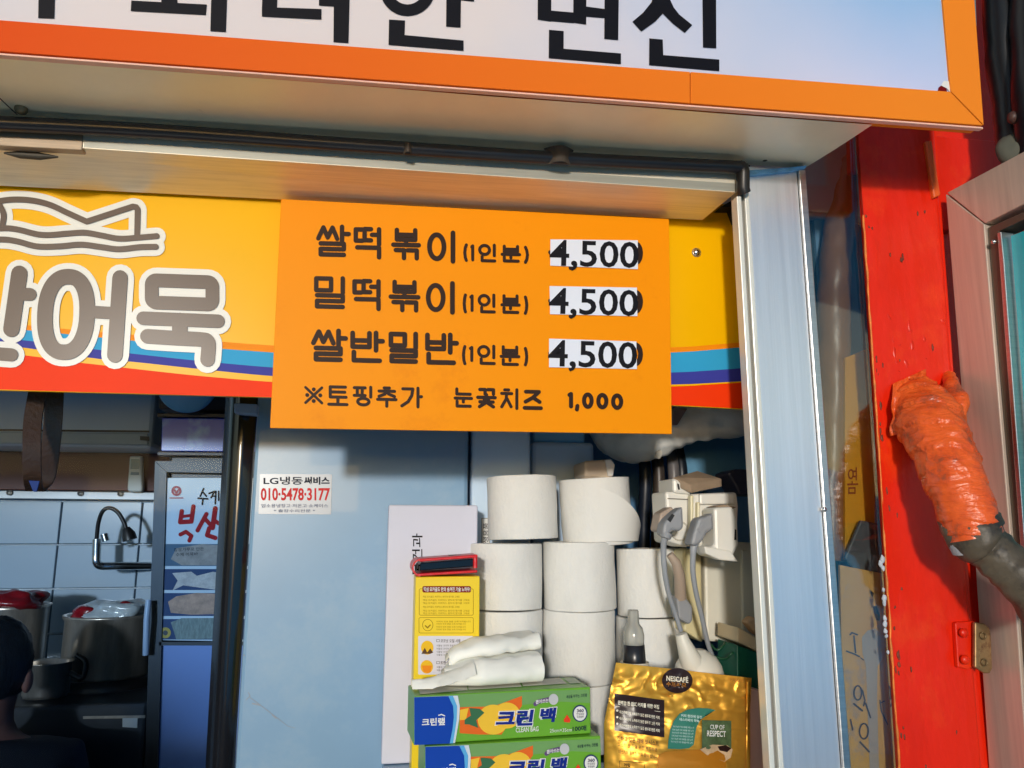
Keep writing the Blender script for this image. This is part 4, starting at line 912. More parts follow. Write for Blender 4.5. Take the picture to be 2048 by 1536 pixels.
# gold pouch
YPO = .925
M_gold = mat('gold_foil', (.95, .47, .06), .40, .72, var=.12, vs=9, bump=.10, bs=24, rvar=.08)
pcx = thing('coffee_pouch', 'crinkled gold coffee pouch with dark brown label panel and green leaf print', 'pouch', tuple(W(1355, 1600, YPO+.03)))
def pouch_xy(u, v):
    px = lerp(lerp(1232, 1208, min(1, v*2.2)), lerp(1503, 1492, v), u)
    py = lerp(lerp(1325, 1356, u), lerp(1592, 1604, u), v)
    return px, py
def pouch_d(u, v):
    bulge = .034*(math.sin(math.pi*min(1, max(0, u)))**.6)*(min(1, max(0, v-.10)*1.6)**.9)
    cr = .0
    q = Vector((u*5.5, v*5, 1.3))
    cr += .0052*noise.noise(q)*min(1, .15+abs(v-.28) < .3 and 1 or .35)
    cr += .0024*abs(noise.noise(Vector((u*9-v*4, v*11+u*3, 4))))*(1.3 if v < .45 else .55)
    cr += .0005*noise.noise(Vector((u*24, v*20, 7)))
    k2 = noise.noise(Vector((u*7+v*9, v*7-u*5, 9)))
    cr += .0042*max(0, 1-abs(k2)*7)*(1 if v < .3 else .35)*(.3+max(0, noise.noise(Vector((u*4, v*5, 2)))))
    return bulge+cr*min(1, v*9)
def pouchf(u, v):
    px, py = pouch_xy(u, v); return W(px, py, YPO+.032-pouch_d(u, v))
fb = MB().grid(pouchf, 90, 80)
def pouchb(u, v):
    px, py = pouch_xy(u, v); return W(px, py, YPO+.034+.02*math.sin(math.pi*u)*min(1, v*2))
fb.grid(pouchb, 20, 20)
part('bag', fb, M_gold, pcx)
def inv(px, py):
    # pixel -> u, v of the pouch front
    u, v = .5, .5
    for _ in range(14):
        a, b_ = pouch_xy(u, v); e1, e2 = pouch_xy(u+.001, v); f1_, f2_ = pouch_xy(u, v+.001)
        J11, J21, J12, J22 = (e1-a)/.001, (e2-b_)/.001, (f1_-a)/.001, (f2_-b_)/.001
        D = J11*J22-J12*J21; r1, r2 = px-a, py-b_
        u += (r1*J22-r2*J12)/D; v += (J11*r2-J21*r1)/D
    return u, v
def PO(px, py, h=0):
    u, v = inv(px, py); px2, py2 = px, py
    return W(px, py, YPO+.032-pouch_d(u, v)-.0020-h)
PO.n = Vector((0, -1, 0))
q6 = lambda x, y: (1140+x/3.657, 1116+y/3.657)
def Q6(x0, y0, x1, y1, sk=0): return [q6(x0, y0), q6(x1, y0+sk), q6(x1, y1+sk), q6(x0, y1)]
def patch(name, poly, m_, h, n=14):
    """polygon print laid over the crinkled foil (fan-free grid for 4 corner shapes)"""
    mb = MB()
    if len(poly) == 4:
        def fn(u, v):
            (ax, ay), (bx, by), (cx, cy), (dx, dy) = poly
            return PO((ax*(1-u)+bx*u)*(1-v)+(dx*(1-u)+cx*u)*v, (ay*(1-u)+by*u)*(1-v)+(dy*(1-u)+cy*u)*v, h)
        mb.grid(fn, n, n)
    else:
        cx = sum(p[0] for p in poly)/len(poly); cy = sum(p[1] for p in poly)/len(poly); k = len(poly); rings = 6
        vs = [PO(cx, cy, h)]; fs = []
        for r in range(1, rings+1): vs += [PO(lerp(cx, p[0], r/rings), lerp(cy, p[1], r/rings), h) for p in poly]
        for j in range(k): fs.append((0, 1+(j+1) % k, 1+j))
        for r in range(rings-1):
            for j in range(k): fs.append((1+r*k+j, 1+r*k+(j+1) % k, 1+(r+1)*k+(j+1) % k, 1+(r+1)*k+j))
        mb.add(vs, fs, True)
    return part(name, mb, m_, pcx)
M_brown = mat('label_brown', C(44, 26, 24), .3, var=.1, spec=.4)
patch('label_panel', Q6(325, 990, 690, 1262, 50), M_brown, .0004)
patch('badge', [q6(785+112*math.cos(2*math.pi*i/40), 897+92*math.sin(2*math.pi*i/40)) for i in range(40)], M_brown, .0004)
patch('badge_leaf', [q6(720, 985), q6(760, 1010), q6(740, 1020), q6(725, 1005), q6(718, 990)], MATS['gold_foil'], .0012)
bx = MB().text('NESCAFÉ', Q6(705, 850, 865, 898, 16), PO, .001, .03).text('완벽한 한 잔의 커피를 위한 여정', Q6(350, 1040, 652, 1072, 34), PO, .001, .03)
for y in (1112, 1160, 1208): bx.text('네스카페만의 노하우가 담긴 원두로 만든 커피', Q6(362, y, 655, y+24, 44), PO, .001, .02).disc(*q6(346, y+4), 2.3, 2.3, PO, .001, 10)
bx.stroke([q6(337, 1084), q6(660, 1124)], .35, PO, .001)
part('label_text', bx, mat('label_cream', C(236, 228, 206), .4, var=.03), pcx)
part('badge_text', MB().text('수프리모', Q6(704, 905, 850, 938, 10), PO, .001, .02).text('커피믹스만', Q6(1170, 876, 1276, 902, 12), PO, .001), mat('text_gold', C(196, 128, 50), .4), pcx)
lf = [q6(*p) for p in [(1065,1112),(1010,1100),(935,1097),(860,1108),(800,1140),(760,1190),(735,1250),(720,1330),(715,1395),(800,1398),(870,1392),(905,1365),(915,1300),(925,1240),(950,1190),(1000,1145)]]
patch('leaf_print', lf, mat('leaf_teal', C(52, 122, 104), .35, var=.12), .0006)
lt_ = MB()
lt_.text('커피 한잔에 담긴', Q6(812, 1140, 965, 1162, 14), PO, .0012, .02).text('네스카페의 약속', Q6(800, 1168, 945, 1190, 14), PO, .0012, .02)
for k, y in enumerate((1225, 1248, 1270, 1292, 1314, 1336)): lt_.text('지속가능한 커피 재배를 위한 노력', Q6(752-k*3, y, 905-k*2, y+14, 10), PO, .0012)
part('leaf_text', lt_, ink('leaf_white', 206, 226, 220), pcx)
patch('photo_print', Q6(965, 1185, 1180, 1400, 6), mat('photo_green', C(78, 98, 66), .35, var=.5, vs=90), .0006)
part('photo_text', MB().text('CUP OF', Q6(1025, 1218, 1130, 1252, 4), PO, .0012, .02).text('RESPECT', Q6(1002, 1260, 1140, 1304, 6), PO, .0012, .02), M_white, pcx)
patch('cup_print', [q6(*p) for p in [(950,1400),(1040,1365),(1150,1370),(1190,1400),(1175,1460),(1130,1490),(1000,1440)]], mat('cup_cream', C(196, 166, 130), .4, var=.3, vs=60), .001)
patch('coffee_print', [q6(*p) for p in [(1080,1378),(1140,1368),(1180,1392),(1150,1420),(1095,1408)]], M_brown, .0016)
patch('card_print', [q6(*p) for p in [(650,1440),(700,1415),(900,1402),(1080,1408),(1130,1440),(1142,1490),(1135,1640),(650,1640),(640,1500)]], mat('gold_print', C(206, 132, 34), .35, .4, var=.05), .0010)
part('body_text', MB().text('진하고 깊은 재배 맛시스트', Q6(345, 1300, 650, 1335, 40), PO, .001, .01).text('고소한 한 잔을 위한 부드러운', Q6(350, 1350, 640, 1378, 40), PO, .001).text('네스카페 풍부한 커피 향이 납니다', Q6(355, 1400, 640, 1430, 40), PO, .001), mat('text_brown', C(120, 66, 14), .4), pcx)
part('stamp', MB().text('70입', Q6(395, 1500, 440, 1525, 4), PO, .001, .02).stroke([q6(362, 1485), q6(545, 1500), q6(545, 1545), q6(362, 1530)], .4, PO, .001, True), M_brown, pcx)
# seam ridge at the right
part('seam', MB().grid(lambda u, v: PO(*q6(lerp(1290, 1318, u), lerp(905, 1700, v)), .002*math.sin(math.pi*u)), 4, 40), M_gold, pcx)

# sauce bottle with clear nozzle
YO = .985
bo = thing('bottle', 'bottle with a clear nozzle cap on a black collar behind the gold pouch', 'bottle', tuple(W(1269, 1560, YO)))
bc = W(1269, 1325, YO); pxm = YO/1538
part('body', MB().lathe([(.001, 0), (.03, 0), (.033, .006), (.033, .06), (.028, .09), (.018, bc.z-ZSH-.006), (.018, bc.z-ZSH)], (bc.x, YO, ZSH+.001), 28), mat('bottle_white', C(215, 208, 190), .35), bo)
part('collar', MB().lathe([(.012, -.002), (22*pxm, 0), (22.5*pxm, 4*pxm), (21*pxm, 34*pxm), (.010, 36*pxm)], bc, 28), mat('collar_black', C(34, 34, 38), .3), bo)
part('nozzle', MB().lathe([(20*pxm, 34*pxm), (21*pxm, 52*pxm), (18*pxm, 66*pxm), (12*pxm, 74*pxm), (11*pxm, 98*pxm), (9.5*pxm, 101*pxm), (.001, 100*pxm)], bc, 24), mat('clear_plastic', C(208, 206, 196), .18, var=.06, trans=.55), bo)
# white spray / scoop
sw = thing('funnel', 'white plastic funnel with a spout between the bottle and the wall box', 'funnel', tuple(W(1390, 1500, 1.0)))
c0 = W(1400, 1345, 1.0)
part('cone', MB().lathe([(.001, 0), (48*pxm, 0), (50*pxm, 4*pxm), (46*pxm, 20*pxm), (36*pxm, 36*pxm), (20*pxm, 46*pxm), (14*pxm, 50*pxm)], W(1398, 1350, 1.0), 28), mat('funnel_white', C(222, 218, 204), .4, var=.04), sw)
part('spout', MB().tube([W(1388, 1335, .99), W(1375, 1305, .985), W(1366, 1282, .985), W(1362, 1268, .985)], [26*pxm, 19*pxm, 14*pxm, 12*pxm], 16), MATS['funnel_white'], sw)
part('body', MB().lathe([(.03, 0), (.032, .01), (.032, W(1398, 1350, 1.0).z-ZSH)], (W(1398, 1350, 1.0).x, 1.0+.002, ZSH+.001), 24), MATS['funnel_white'], sw)
# green box far right
gx = thing('small_box', 'small dark green box with a cream lid beside the aluminium column', 'box', tuple(W(1500, 1500, 1.02)))
part('box', MB().prism([(1474, 1290), (1560, 1322), (1562, 1560), (1474, 1540)], planeY(1.0), .06, .001), mat('dark_green', C(10, 92, 72), .4), gx)
part('lid', MB().prism([(1476, 1254), (1560, 1300), (1560, 1324), (1475, 1284)], planeY(.997), .064, .002), mat('cream_lid', C(206, 186, 150), .6), gx)
part('knob', MB().prism([(1493, 1245), (1508, 1233), (1530, 1250), (1530, 1280), (1512, 1268)], planeY(1.02), .02, .003), mat('beige_knob', C(200, 160, 120), .6), gx)
solo('pink_pack', MB().prism([(1498, 1375), (1580, 1400), (1580, 1600), (1488, 1600)], planeY(.96), .03, .002), mat('pink_card', C(206, 168, 160), .6), 'pale pink pack between the gold pouch and the column', 'pack', tuple(W(1510, 1560, .975)))
# wires
wr = MB().tube(spline([W(1420, 1288, 1.03), W(1434, 1300, 1.02), W(1446, 1292, 1.02), W(1450, 1285, 1.03)], 6), .0016, 8).tube(spline([W(1425, 1312, 1.03), W(1450, 1318, 1.02), W(1462, 1308, 1.01), W(1474, 1300, 1.02)], 6), .0016, 8)
solo('wire', wr, mat('green_wire', C(20, 70, 44), .4), 'thin dark green wire looping below the wall box', 'wire', tuple(W(1440, 1300, 1.02)))

# outlets, plugs, boxes on the right wall of the niche
M_cream = mat('cream_plastic', C(216, 212, 196), .35, var=.05, vs=10, stain=C(170, 150, 100), stain_amt=.3, stain_s=20)
M_wplas = mat('white_plastic', C(226, 224, 216), .3, var=.03, vs=10)
wbx = thing('wall_box', 'cream wall junction box behind the plugs', 'junction box', tuple(W(1450, 1190, 1.1)))
part('case', MB().prism([(1408, 1080), (1560, 1088), (1560, 1290), (1412, 1283)], planeY(1.085), .05, .004), M_cream, wbx)
part('cover', MB().prism([(1484, 1100), (1560, 1104), (1560, 1286), (1486, 1284)], planeY(1.08), .006, .0015), M_cream, wbx)
part('side_plate', MB().prism([(1366, 1098), (1403, 1098), (1406, 1286), (1368, 1262)], planeY(1.075), .05, .003), mat('yellowed_plastic', C(206, 194, 150), .4, var=.08), wbx)
ad_ = thing('adapter', 'white multi socket adapter cluster at the right of the rolls', 'adapter', tuple(W(1410, 1050, 1.05)))
part('left_block', MB().prism([(1331, 982), (1379, 986), (1378, 1096), (1337, 1084)], planeY(1.03), .06, .004), M_wplas, ad_)
part('hood', MB().prism([(1346, 955), (1378, 968), (1384, 990), (1347, 986)], planeY(1.026), .06, .004), M_wplas, ad_)
hd = [(1346, 954, 1.03), (1381, 970, 1.02), (1444, 957, 1.04), (1394, 941, 1.08)]
v8 = [W(*p) for p in hd]; part('dusty_lid', MB().hexa([v8[0], v8[1], v8[2], v8[3]]+[v-Vector((0, 0, .012)) for v in v8], .002), mat('dusty_top', C(150, 130, 108), .8, var=.2, vs=30), ad_)
part('right_block', MB().prism([(1380, 988), (1474, 984), (1478, 1012), (1474, 1100), (1384, 1092)], planeY(1.02), .06, .004), M_wplas, ad_)
part('socket', MB().lathe([(.0001, -.002), (.011, -.002), (.0125, .0012), (.0135, .0012), (.014, -.001)], W(1360, 1062, 1.029), 24, 'y').lathe([(.0001, -.002), (.011, -.002), (.0125, .0012), (.0135, .0012), (.014, -.001)], W(1412, 1058, 1.019), 24, 'y'), mat('socket_shade', C(196, 192, 180), .4), ad_)
part('seam', MB().prism([(1336, 996), (1377, 998), (1377, 1000), (1336, 998)], planeY(1.0285), .002).prism([(1386, 1040), (1470, 1036), (1470, 1037.5), (1386, 1041.5)], planeY(1.0185), .002), mat('seam_grey', C(120, 116, 108), .6), ad_)
part('rim', MB().prism([(1400, 988), (1470, 986), (1470, 1008), (1400, 1009)], planeY(1.014), .01, .002), M_wplas, ad_)
part('rib', MB().prism([(1381, 990), (1388, 990), (1388, 1090), (1381, 1090)], planeY(1.012), .01, .002).prism([(1395, 1004), (1401, 1004), (1399, 1088), (1394, 1088)], planeY(1.012), .01, .002), mat('ivory_rib', C(214, 206, 170), .4), ad_)
part('screw_slot', MB().prism([(1355, 967), (1358, 968), (1360, 979), (1357, 979)], planeY(1.0235), .002), M_dark, ad_)
pw = thing('power_plug', 'blocky white transformer plug in the adapter beside the column', 'plug', tuple(W(1455, 1070, .99)))
part('case', MB().prism([(1428, 1015), (1466, 1013), (1476, 1036), (1478, 1090), (1462, 1122), (1420, 1112), (1410, 1094), (1430, 1092)], planeY(.975), .042, .004), M_wplas, pw)
part('dusty_top', MB().prism([(1429, 1014), (1446, 1009), (1474, 1014), (1466, 1018)], planeY(.985), .03, .001), MATS['dusty_top'], pw)
part('foot', MB().prism([(1408, 1092), (1462, 1102), (1478, 1124), (1440, 1120), (1412, 1108)], planeY(.972), .02, .002), M_wplas, pw)
part('notch', MB().prism([(1470, 1058), (1473, 1060), (1473, 1080), (1469, 1080)], planeY(.974), .003), M_dark, pw)
M_grey = mat('grey_rubber', C(140, 142, 146), .5, var=.1)
k1 = .0006
for nm, pth, rds, lab in (
  ('cable', [(1366, 1030, 1.0), (1352, 1050, .985), (1340, 1064, .98), (1330, 1076, .98), (1327, 1095, .985), (1329, 1140, .99), (1337, 1185, 1.0), (1350, 1225, 1.01), (1362, 1262, 1.015)], [16, 19, 15, 10, 8, 7.5, 7, 6.5, 6], 'left grey plug and cable drooping from the adapter in front of the rolls'),
  ('cable', [(1424, 1040, .985), (1410, 1052, .98), (1394, 1072, .975), (1388, 1092, .97), (1386, 1112, .97), (1386, 1145, .975), (1392, 1185, .985), (1404, 1235, 1.0), (1416, 1288, 1.02), (1424, 1310, 1.03)], [15, 17, 16, 11, 8, 7.5, 7, 6.8, 6.5, 6], 'right grey plug and cable hanging from the adapter past the wall box')):
    t = thing(nm, lab, 'cable', tuple(W(*pth[0])))
    P = spline([W(*p) for p in pth], 5); rr_ = []
    for i in range(len(pth)-1):
        for j in range(5): rr_.append(.74*lerp(rds[i], rds[i+1], j/5)*pth[i][2]/1538)
    rr_.append(.74*rds[-1]*pth[-1][2]/1538)
    left_ = pth[0][0] < 1400
    poly = [(960,1060),(1020,990),(1090,930),(1160,880),(1170,1100),(1130,1142),(1060,1128),(1000,1192),(945,1180)] if left_ else [(1318,1002),(1410,985),(1470,945),(1478,1120),(1410,1150),(1365,1240),(1300,1292),(1236,1280),(1262,1170)]
    pg = part('plug', MB().prism([(1140+a/5.12, 840+b_/5.12) for a, b_ in poly], planeY(.968 if left_ else .958), .026, .004), M_grey, t)
    part('grip', MB().prism([(1140+a/5.12, 840+b_/5.12) for a, b_ in ([(1000,1020),(1050,960),(1075,975),(1030,1050)] if left_ else [(1300,1120),(1360,1060),(1385,1080),(1330,1160)])], planeY(.9672 if left_ else .9572), .003, .0006), M_dark if left_ else M_grey, pg)
    part('cord', MB().tube(P[12:], rr_[12:], 12), mat('grey_cord', C(150, 154, 160), .45), t)
    if pth[0][0] < 1400: part('ribs', MB().tube([W(1333, 1066, .975), W(1330, 1076, .975)], [.0085, .007], 12), M_grey, t)
bp_ = thing('plug', 'dull beige plug end tucked behind the left grey plug', 'plug', tuple(W(1330, 1040, 1.0)))
part('body', MB().prism([(1321, 1026), (1345, 1012), (1350, 1024), (1338, 1040), (1324, 1066), (1314, 1060)], planeY(.998), .03, .003), mat('beige_plug', C(170, 152, 136), .5), bp_)
sp2 = thing('plug', 'flat grey plug with ribbed neck on the lower wall plate', 'plug', tuple(W(1368, 1220, 1.03)))
part('neck', MB().tube([W(1340, 1108, 1.01), W(1352, 1125, 1.01), W(1358, 1150, 1.015), W(1362, 1196, 1.03)], [.005, .0065, .0075, .008], 14, ridge=.0006, rf=2.2), MATS['beige_plug'], sp2)
part('body', MB().prism([(1352, 1192), (1372, 1194), (1386, 1214), (1386, 1240), (1380, 1250), (1358, 1238)], planeY(1.025), .03, .003), M_grey, sp2)
# wrapped white pipe
wpz = thing('duct', 'white tape wrapped duct bending behind the menu board', 'duct', tuple(W(1350, 860, 1.2)))
P = spline([W(1215, 800, 1.30), W(1222, 860, 1.27), W(1250, 884, 1.22), W(1300, 878, 1.17), (W(1355, 856, 1.14)), W(1420, 842, 1.12), W(1560, 832, 1.1)], 10)
part('wrap', MB().tube(P, [lerp(.036, .028, i/(len(P)-1)) for i in range(len(P))], 40, wob=.004, wf=26, ridge=.0012, rf=1.3), mat('white_tape', C(226, 226, 220), .4, var=.08, vs=14, bump=.8, bs=26), wpz)
part('loose_end', MB().prism([(1312, 904), (1322, 898), (1326, 908), (1320, 918), (1310, 916)], planeY(1.12), .006, .001), mat('tape_end', C(196, 190, 176), .6), wpz)
part('cuff', MB().prism([(1346, 815), (1375, 817), (1355, 850), (1346, 850)], planeY(1.10), .004, .001), mat('pink_grey', C(130, 112, 112), .6), wpz)
solo('wall_panel', MB().prism([(1366, 872), (1540, 858), (1545, 960), (1374, 952)], planeY(1.24), .01, .001), mat('pale_blue_paint', C(92, 142, 172), .5, var=.12, vs=12, stain=C(60, 80, 100), stain_amt=.22, stain_s=40), 'speckled pale blue wall panel above the adapters', 'panel', tuple(W(1450, 910, 1.24)))
solo('dark_box', MB().prism([(1455, 946), (1470, 938), (1560, 940), (1560, 992), (1480, 990), (1470, 970)], planeY(1.10), .05, .003), mat('slate_box', C(52, 54, 74), .4), 'dark slate box behind the adapter next to the column', 'box', tuple(W(1500, 970, 1.12)))
hg = thing('hanging_hose', 'dim dark hoses hanging behind the right top roll', 'hose', tuple(W(1320, 950, 1.25)))
for x, c_ in ((1285, (22, 30, 44)), (1312, (60, 52, 46)), (1342, (96, 92, 92)), (1358, (20, 26, 34))):
    part('hose', MB().tube(spline([W(x-6, 840, 1.26), W(x, 900, 1.25), W(x+6, 960, 1.24), W(x+2, 1080, 1.25), W(x+8, 1250, 1.26)], 6), .010, 12), mat('hose_%d' % 0 if False else 'hose_tone'+'abcd'[[1285, 1312, 1342, 1358].index(x)], C(*c_), .4, var=.3, vs=20), hg)

# ================================================================== ALUMINIUM COLUMN (right of the opening)
co = thing('column', 'brushed aluminium column at the right side of the opening', 'column', (.49, .88, 0))
M_col = mat('column_aluminium', (.86, .88, .93), .36, .85, var=.05, vs=10, stretch=(14, 14, .25), rvar=.05, bump=.05, bs=30)
xA, xB, xC, xD = .4345, .4412, .4475, .4535
xE, xF = .526, .5365
zt = CZ+.462
part('face', MB().box(xD+.0005, xE, .862, .90, 0, zt, .0008), M_col, co)
part('rail', MB().box(xA, xB-.0005, .852, .868, 0, CZ+.415, .001), mat('rail_white', C(226, 226, 218), .3, .2), co)
part('groove', MB().box(xB-.0004, xC-.0005, .8605, .8672, 0, CZ+.44, .0003), mat('groove_grey', C(150, 146, 138), .45, .5), co)
part('rail', MB().box(xC, xD, .856, .895, 0, zt, .001), MATS['rail_white'], co)
part('edge_strip', MB().box(xE+.0005, xF, .858, .905, 0, zt, .0012), M_alu, co)
part('inner_block', MB().box(.50, xE, .9055, .95, 0, CZ+.40), mat('inner_grey', C(90, 98, 105), .6), co)
cs2 = MB(); dome(cs2, 1649, 1019, .857, .003); part('screw', cs2, M_chrome, co)
cp_ = MB().prism([(1498, 340), (1580, 334), (1614, 330), (1612, 336), (1580, 342), (1500, 350)], planeY(.855), .008, .001); part('blue_flake', cp_, mat('blue_flake_paint', C(104, 166, 214), .6, var=.3, vs=60), co)
bk = solo('trim_block', MB().prism([(1440, 414), (1476, 394), (1476, 440), (1466, 414)], planeY(.93), .02), M_dark, 'dark gap block behind the rail corner', 'block', tuple(W(1465, 410, .93)))

# ================================================================== GLASS STRIP WITH THINGS BEHIND
YG = .869
gp = thing('window_strip', 'narrow smeared glass strip between the column and the red post', 'window', (.57, YG, 0))
xg0, xg1 = .5395, .6065
part('pane', MB().hexa([(xg0, YG, .4), (xg1-.03, YG, .4), (xg1+.014, YG, CZ+.54), (xg0, YG, CZ+.54), (xg0, YG+.003, .4), (xg1-.03, YG+.003, .4), (xg1+.014, YG+.003, CZ+.54), (xg0, YG+.003, CZ+.54)]), glassmat('strip_glass', (.88, .90, .89), .05, .03), gp)
part('frame', MB().box(xF+.0005, xg0-.0003, .866, .90, 0, CZ+.5, .0004), M_dark, gp)
YI = .925
PI_ = planeY(YI)
dz_ = solo('backing_board', MB().box(.538, .80, .985, .995, .3, CZ+.56), mat('dark_teal_board', C(52, 84, 98), .5, var=.25), 'dark teal board behind the narrow glass strip', 'board', (.58, .99, 1.0))
P = spline([W(1704, 230, .965), W(1700, 330, .965), W(1690, 400, .96), W(1676, 470, .955), W(1670, 560, .95), W(1668, 700, .95), W(1666, 840, .95), W(1660, 980, .95), W(1656, 1120, .95)], 8)
solo('wrapped_pipe', MB().tube(P, [.016 if i < 8 else .0215 for i in range(len(P))], 20, wob=.0025, wf=45, ridge=.0006, rf=.9), mat('tan_tape', C(136, 96, 56), .35, var=.15, vs=16, bump=.4, bs=30), 'tan tape wrapped pipe behind the glass strip', 'pipe', tuple(W(1680, 700, .95)))
yc = thing('cardboard_sheet', 'yellow cardboard with sideways brown lettering behind the glass strip', 'cardboard', tuple(W(1718, 900, YI)))
part('sheet', MB().prism([(1690, 716), (1742, 694), (1752, 883), (1748, 1120), (1690, 1120)], PI_, .004), mat('yellow_cardboard', C(206, 146, 16), .6, var=.08), yc)
part('lettering', MB().text('마요', [(1694, 988), (1694, 936), (1716, 934), (1716, 988)], PI_, .0006, .02), ink('card_brown', 128, 66, 40), yc)
pc_ = solo('plastic_bag', MB().prism([(1690, 1116), (1722, 1040), (1770, 1050), (1774, 1150), (1715, 1146)], planeY(.912), .006, .002), mat('slate_plastic', C(84, 90, 96), .25, var=.3, vs=20), 'dark grey plastic bag between the two cardboard sheets', 'bag', tuple(W(1735, 1100, .915)))
bc2 = thing('cardboard_sheet', 'brown cardboard with handwriting and grey tape behind the glass strip', 'cardboard', tuple(W(1740, 1300, .905)))
PC = planeY(.905)
part('sheet', MB().prism([(1680, 1130), (1790, 1152), (1812, 1640), (1690, 1640)], PC, .004), mat('brown_cardboard', C(206, 164, 96), .7, var=.1, vs=5, stain=C(160, 150, 150), stain_amt=.38, stain_s=14), bc2)
q9 = lambda p: [(1488+x/3.657, 1116+y/3.657) for x, y in p]
part('tape', MB().flat(q9([(860,580),(900,530),(960,515),(1030,580),(1042,660),(1010,740),(975,790),(972,1000),(985,1536),(1010,1900),(930,1900),(905,1200),(890,780),(865,700)]), PC, .0006), mat('grey_tape', C(176, 170, 166), .3, var=.08), bc2)
hw_ = MB()
for p, r in ([(772,560),(785,545),(825,560)],1.6), ([(800,570),(812,690)],1.6), ([(745,680),(800,700),(840,720)],1.6), ([(850,730),(870,745)],1.2), (ring(828,985,28,52),1.6), ([(800,1065),(860,1115)],1.9), ([(862,965),(880,1040),(870,1080)],1.4), ([(885,1060),(920,1165)],1.6), (ring(872,1265,32,56),1.6), ([(845,1345),(910,1415)],1.8), ([(990,1040),(1000,1120),(1045,1215)],1.3), ([(775,1180),(790,1255)],1.4), ([(1020,1045),(990,1060)],1.2):
    hw_.stroke(q9(p), r, PC, .0012)
part('handwriting', hw_, ink('pen_grey', 92, 88, 100), bc2)
part('dark_mark', MB().flat(q9([(940,352),(965,350),(990,420),(988,458),(965,455),(945,400)]), PC, .0012).flat(q9([(922,240),(945,255),(940,290),(925,270)]), PC, .0012), ink('mark_dark', 62, 44, 40), bc2)

# ================================================================== RED POST
rp_ = thing('post', 'glossy red painted post right of the glass strip', 'post', (.66, .88, 0))
pl0 = .6085; pr0 = .7245
def postf(u, v):
    z = lerp(0, CZ+.75, v); x = lerp(pl0+.026*(z-CZ)-.0015, .7226+.038*(z-CZ), u)
    if u < .02: x += .0016*noise.noise(Vector((0, 3, z*22)))+.0009*noise.noise(Vector((0, 9, z*90)))
    y = .8635+.0012*noise.noise(Vector((x*22, 1, z*7)))+.0005*noise.noise(Vector((x*90, 2, z*30)))
    if u > .93: y += .012*((u-.93)/.07)**2
    return Vector((x, y, z))
pm = MB().grid(postf, 36, 220); pm.hexa([(pl0+.001-.026*CZ, .8665, 0), (.72-.038*CZ, .8665, 0), (.722+.028, .8665, CZ+.75), (pl0+.001+.0195, .8665, CZ+.75), (pl0+.001-.026*CZ, .874, 0), (.72-.038*CZ, .874, 0), (.722+.028, .874, CZ+.75), (pl0+.001+.0195, .874, CZ+.75)])
part('shaft', pm, M_red, rp_)
ck_ = MB()
for px, py, r in ((1766,1118,7),(1763,1127,6),(1768,1136,5),(1769,1180,4.5),(1770,1196,6),(1771,1205,5),(1772,1236,5),(1772,1248,6),(1773,1262,5),(1775,1272,4),(1778,1305,3.5)):
    ck_.ball(W(px-2, py, .8625), r*.00042, .002, r*.0007, 10, 8, .5, 300)
part('caulk', ck_, mat('caulk_white', C(190, 196, 206), .6, var=.2, vs=80), rp_, 'pale lumps of old caulk on the edge')
cp2 = MB(); random.seed(11)
for _ in range(46):
    z_ = random.uniform(CZ-.3, CZ+.42); e_ = random.random() < .6
    x_ = pl0+.026*(z_-CZ)+(random.uniform(.002, .008) if e_ else random.uniform(.01, .105))
    s_ = random.uniform(.0008, .0022)
    cp2.ball((x_, .8634, z_), s_*random.uniform(.5, 1.1), .0009, s_*random.uniform(.8, 3), 9, 7, .6, 500)
part('paint_chip', cp2, mat('chip_brown', C(120, 52, 30), .6, var=.5, vs=90), rp_, 'small chips in the red paint')
oe = MB()
pts_o = [W(lerp(1728, 1803, t), lerp(430, 1560, t), .8625) for t in [i/60 for i in range(61)]]
oe.tube([Vector((pl0-.001+.026*(p.z-CZ)+.0012*noise.noise(p*60), p.y+.0015, p.z)) for p in pts_o], [.0012+.0009*noise.noise(p*80) for p in pts_o], 8)
part('chipped_edge', oe, mat('chipped_orange', C(226, 120, 40), .5, var=.4, vs=60), rp_)
rb = thing('beam', 'dark red board above the door beside the post', 'beam', tuple(W(1950, 200, .9)))
part('board', MB().prism([(1700, -300), (1996, -300), (2012, 330), (1720, 330)], planeY(.886), .03), M_red, rb)
part('lintel', MB().prism([(1866, 270), (2110, 292), (2110, 460), (1880, 460)], planeY(.876), .03, .002), M_red, rb)
part('batten', MB().prism([(1851, 282), (1864, 280), (1882, 390), (1868, 396)], planeY(.858), .02, .002), mat('orange_batten', C(226, 92, 28), .5, var=.2, vs=20, stretch=(20, 20, 1)), rb)
dk = thing('cable_bundle', 'dark hoses bundled at the top right corner', 'cable bundle', tuple(W(2030, 150, .8)))
part('sheath', MB().tube(spline([W(1998, -150, .80), W(2004, 60, .80), W(2022, 210, .80), W(2034, 300, .80)], 6), .022, 16, wob=.004, wf=20), mat('black_sheath', C(16, 20, 24), .35, var=.3), dk)
part('sheath', MB().tube(spline([W(2068, -150, .76), W(2074, 60, .76), W(2080, 200, .76), W(2090, 330, .77)], 6), .030, 16, wob=.004, wf=20), MATS['black_sheath'], dk)
part('rag', MB().ball(W(2040, 300, .79), .03, .02, .026, 20, 14, .5, 40), mat('grey_rag', C(82, 84, 74), .8, var=.2), dk)
part('clamp', MB().ball(W(2026, 236, .775), .007, .007, .008, 12, 8, .3, 90), mat('brown_clamp', C(76, 50, 44), .5), dk)

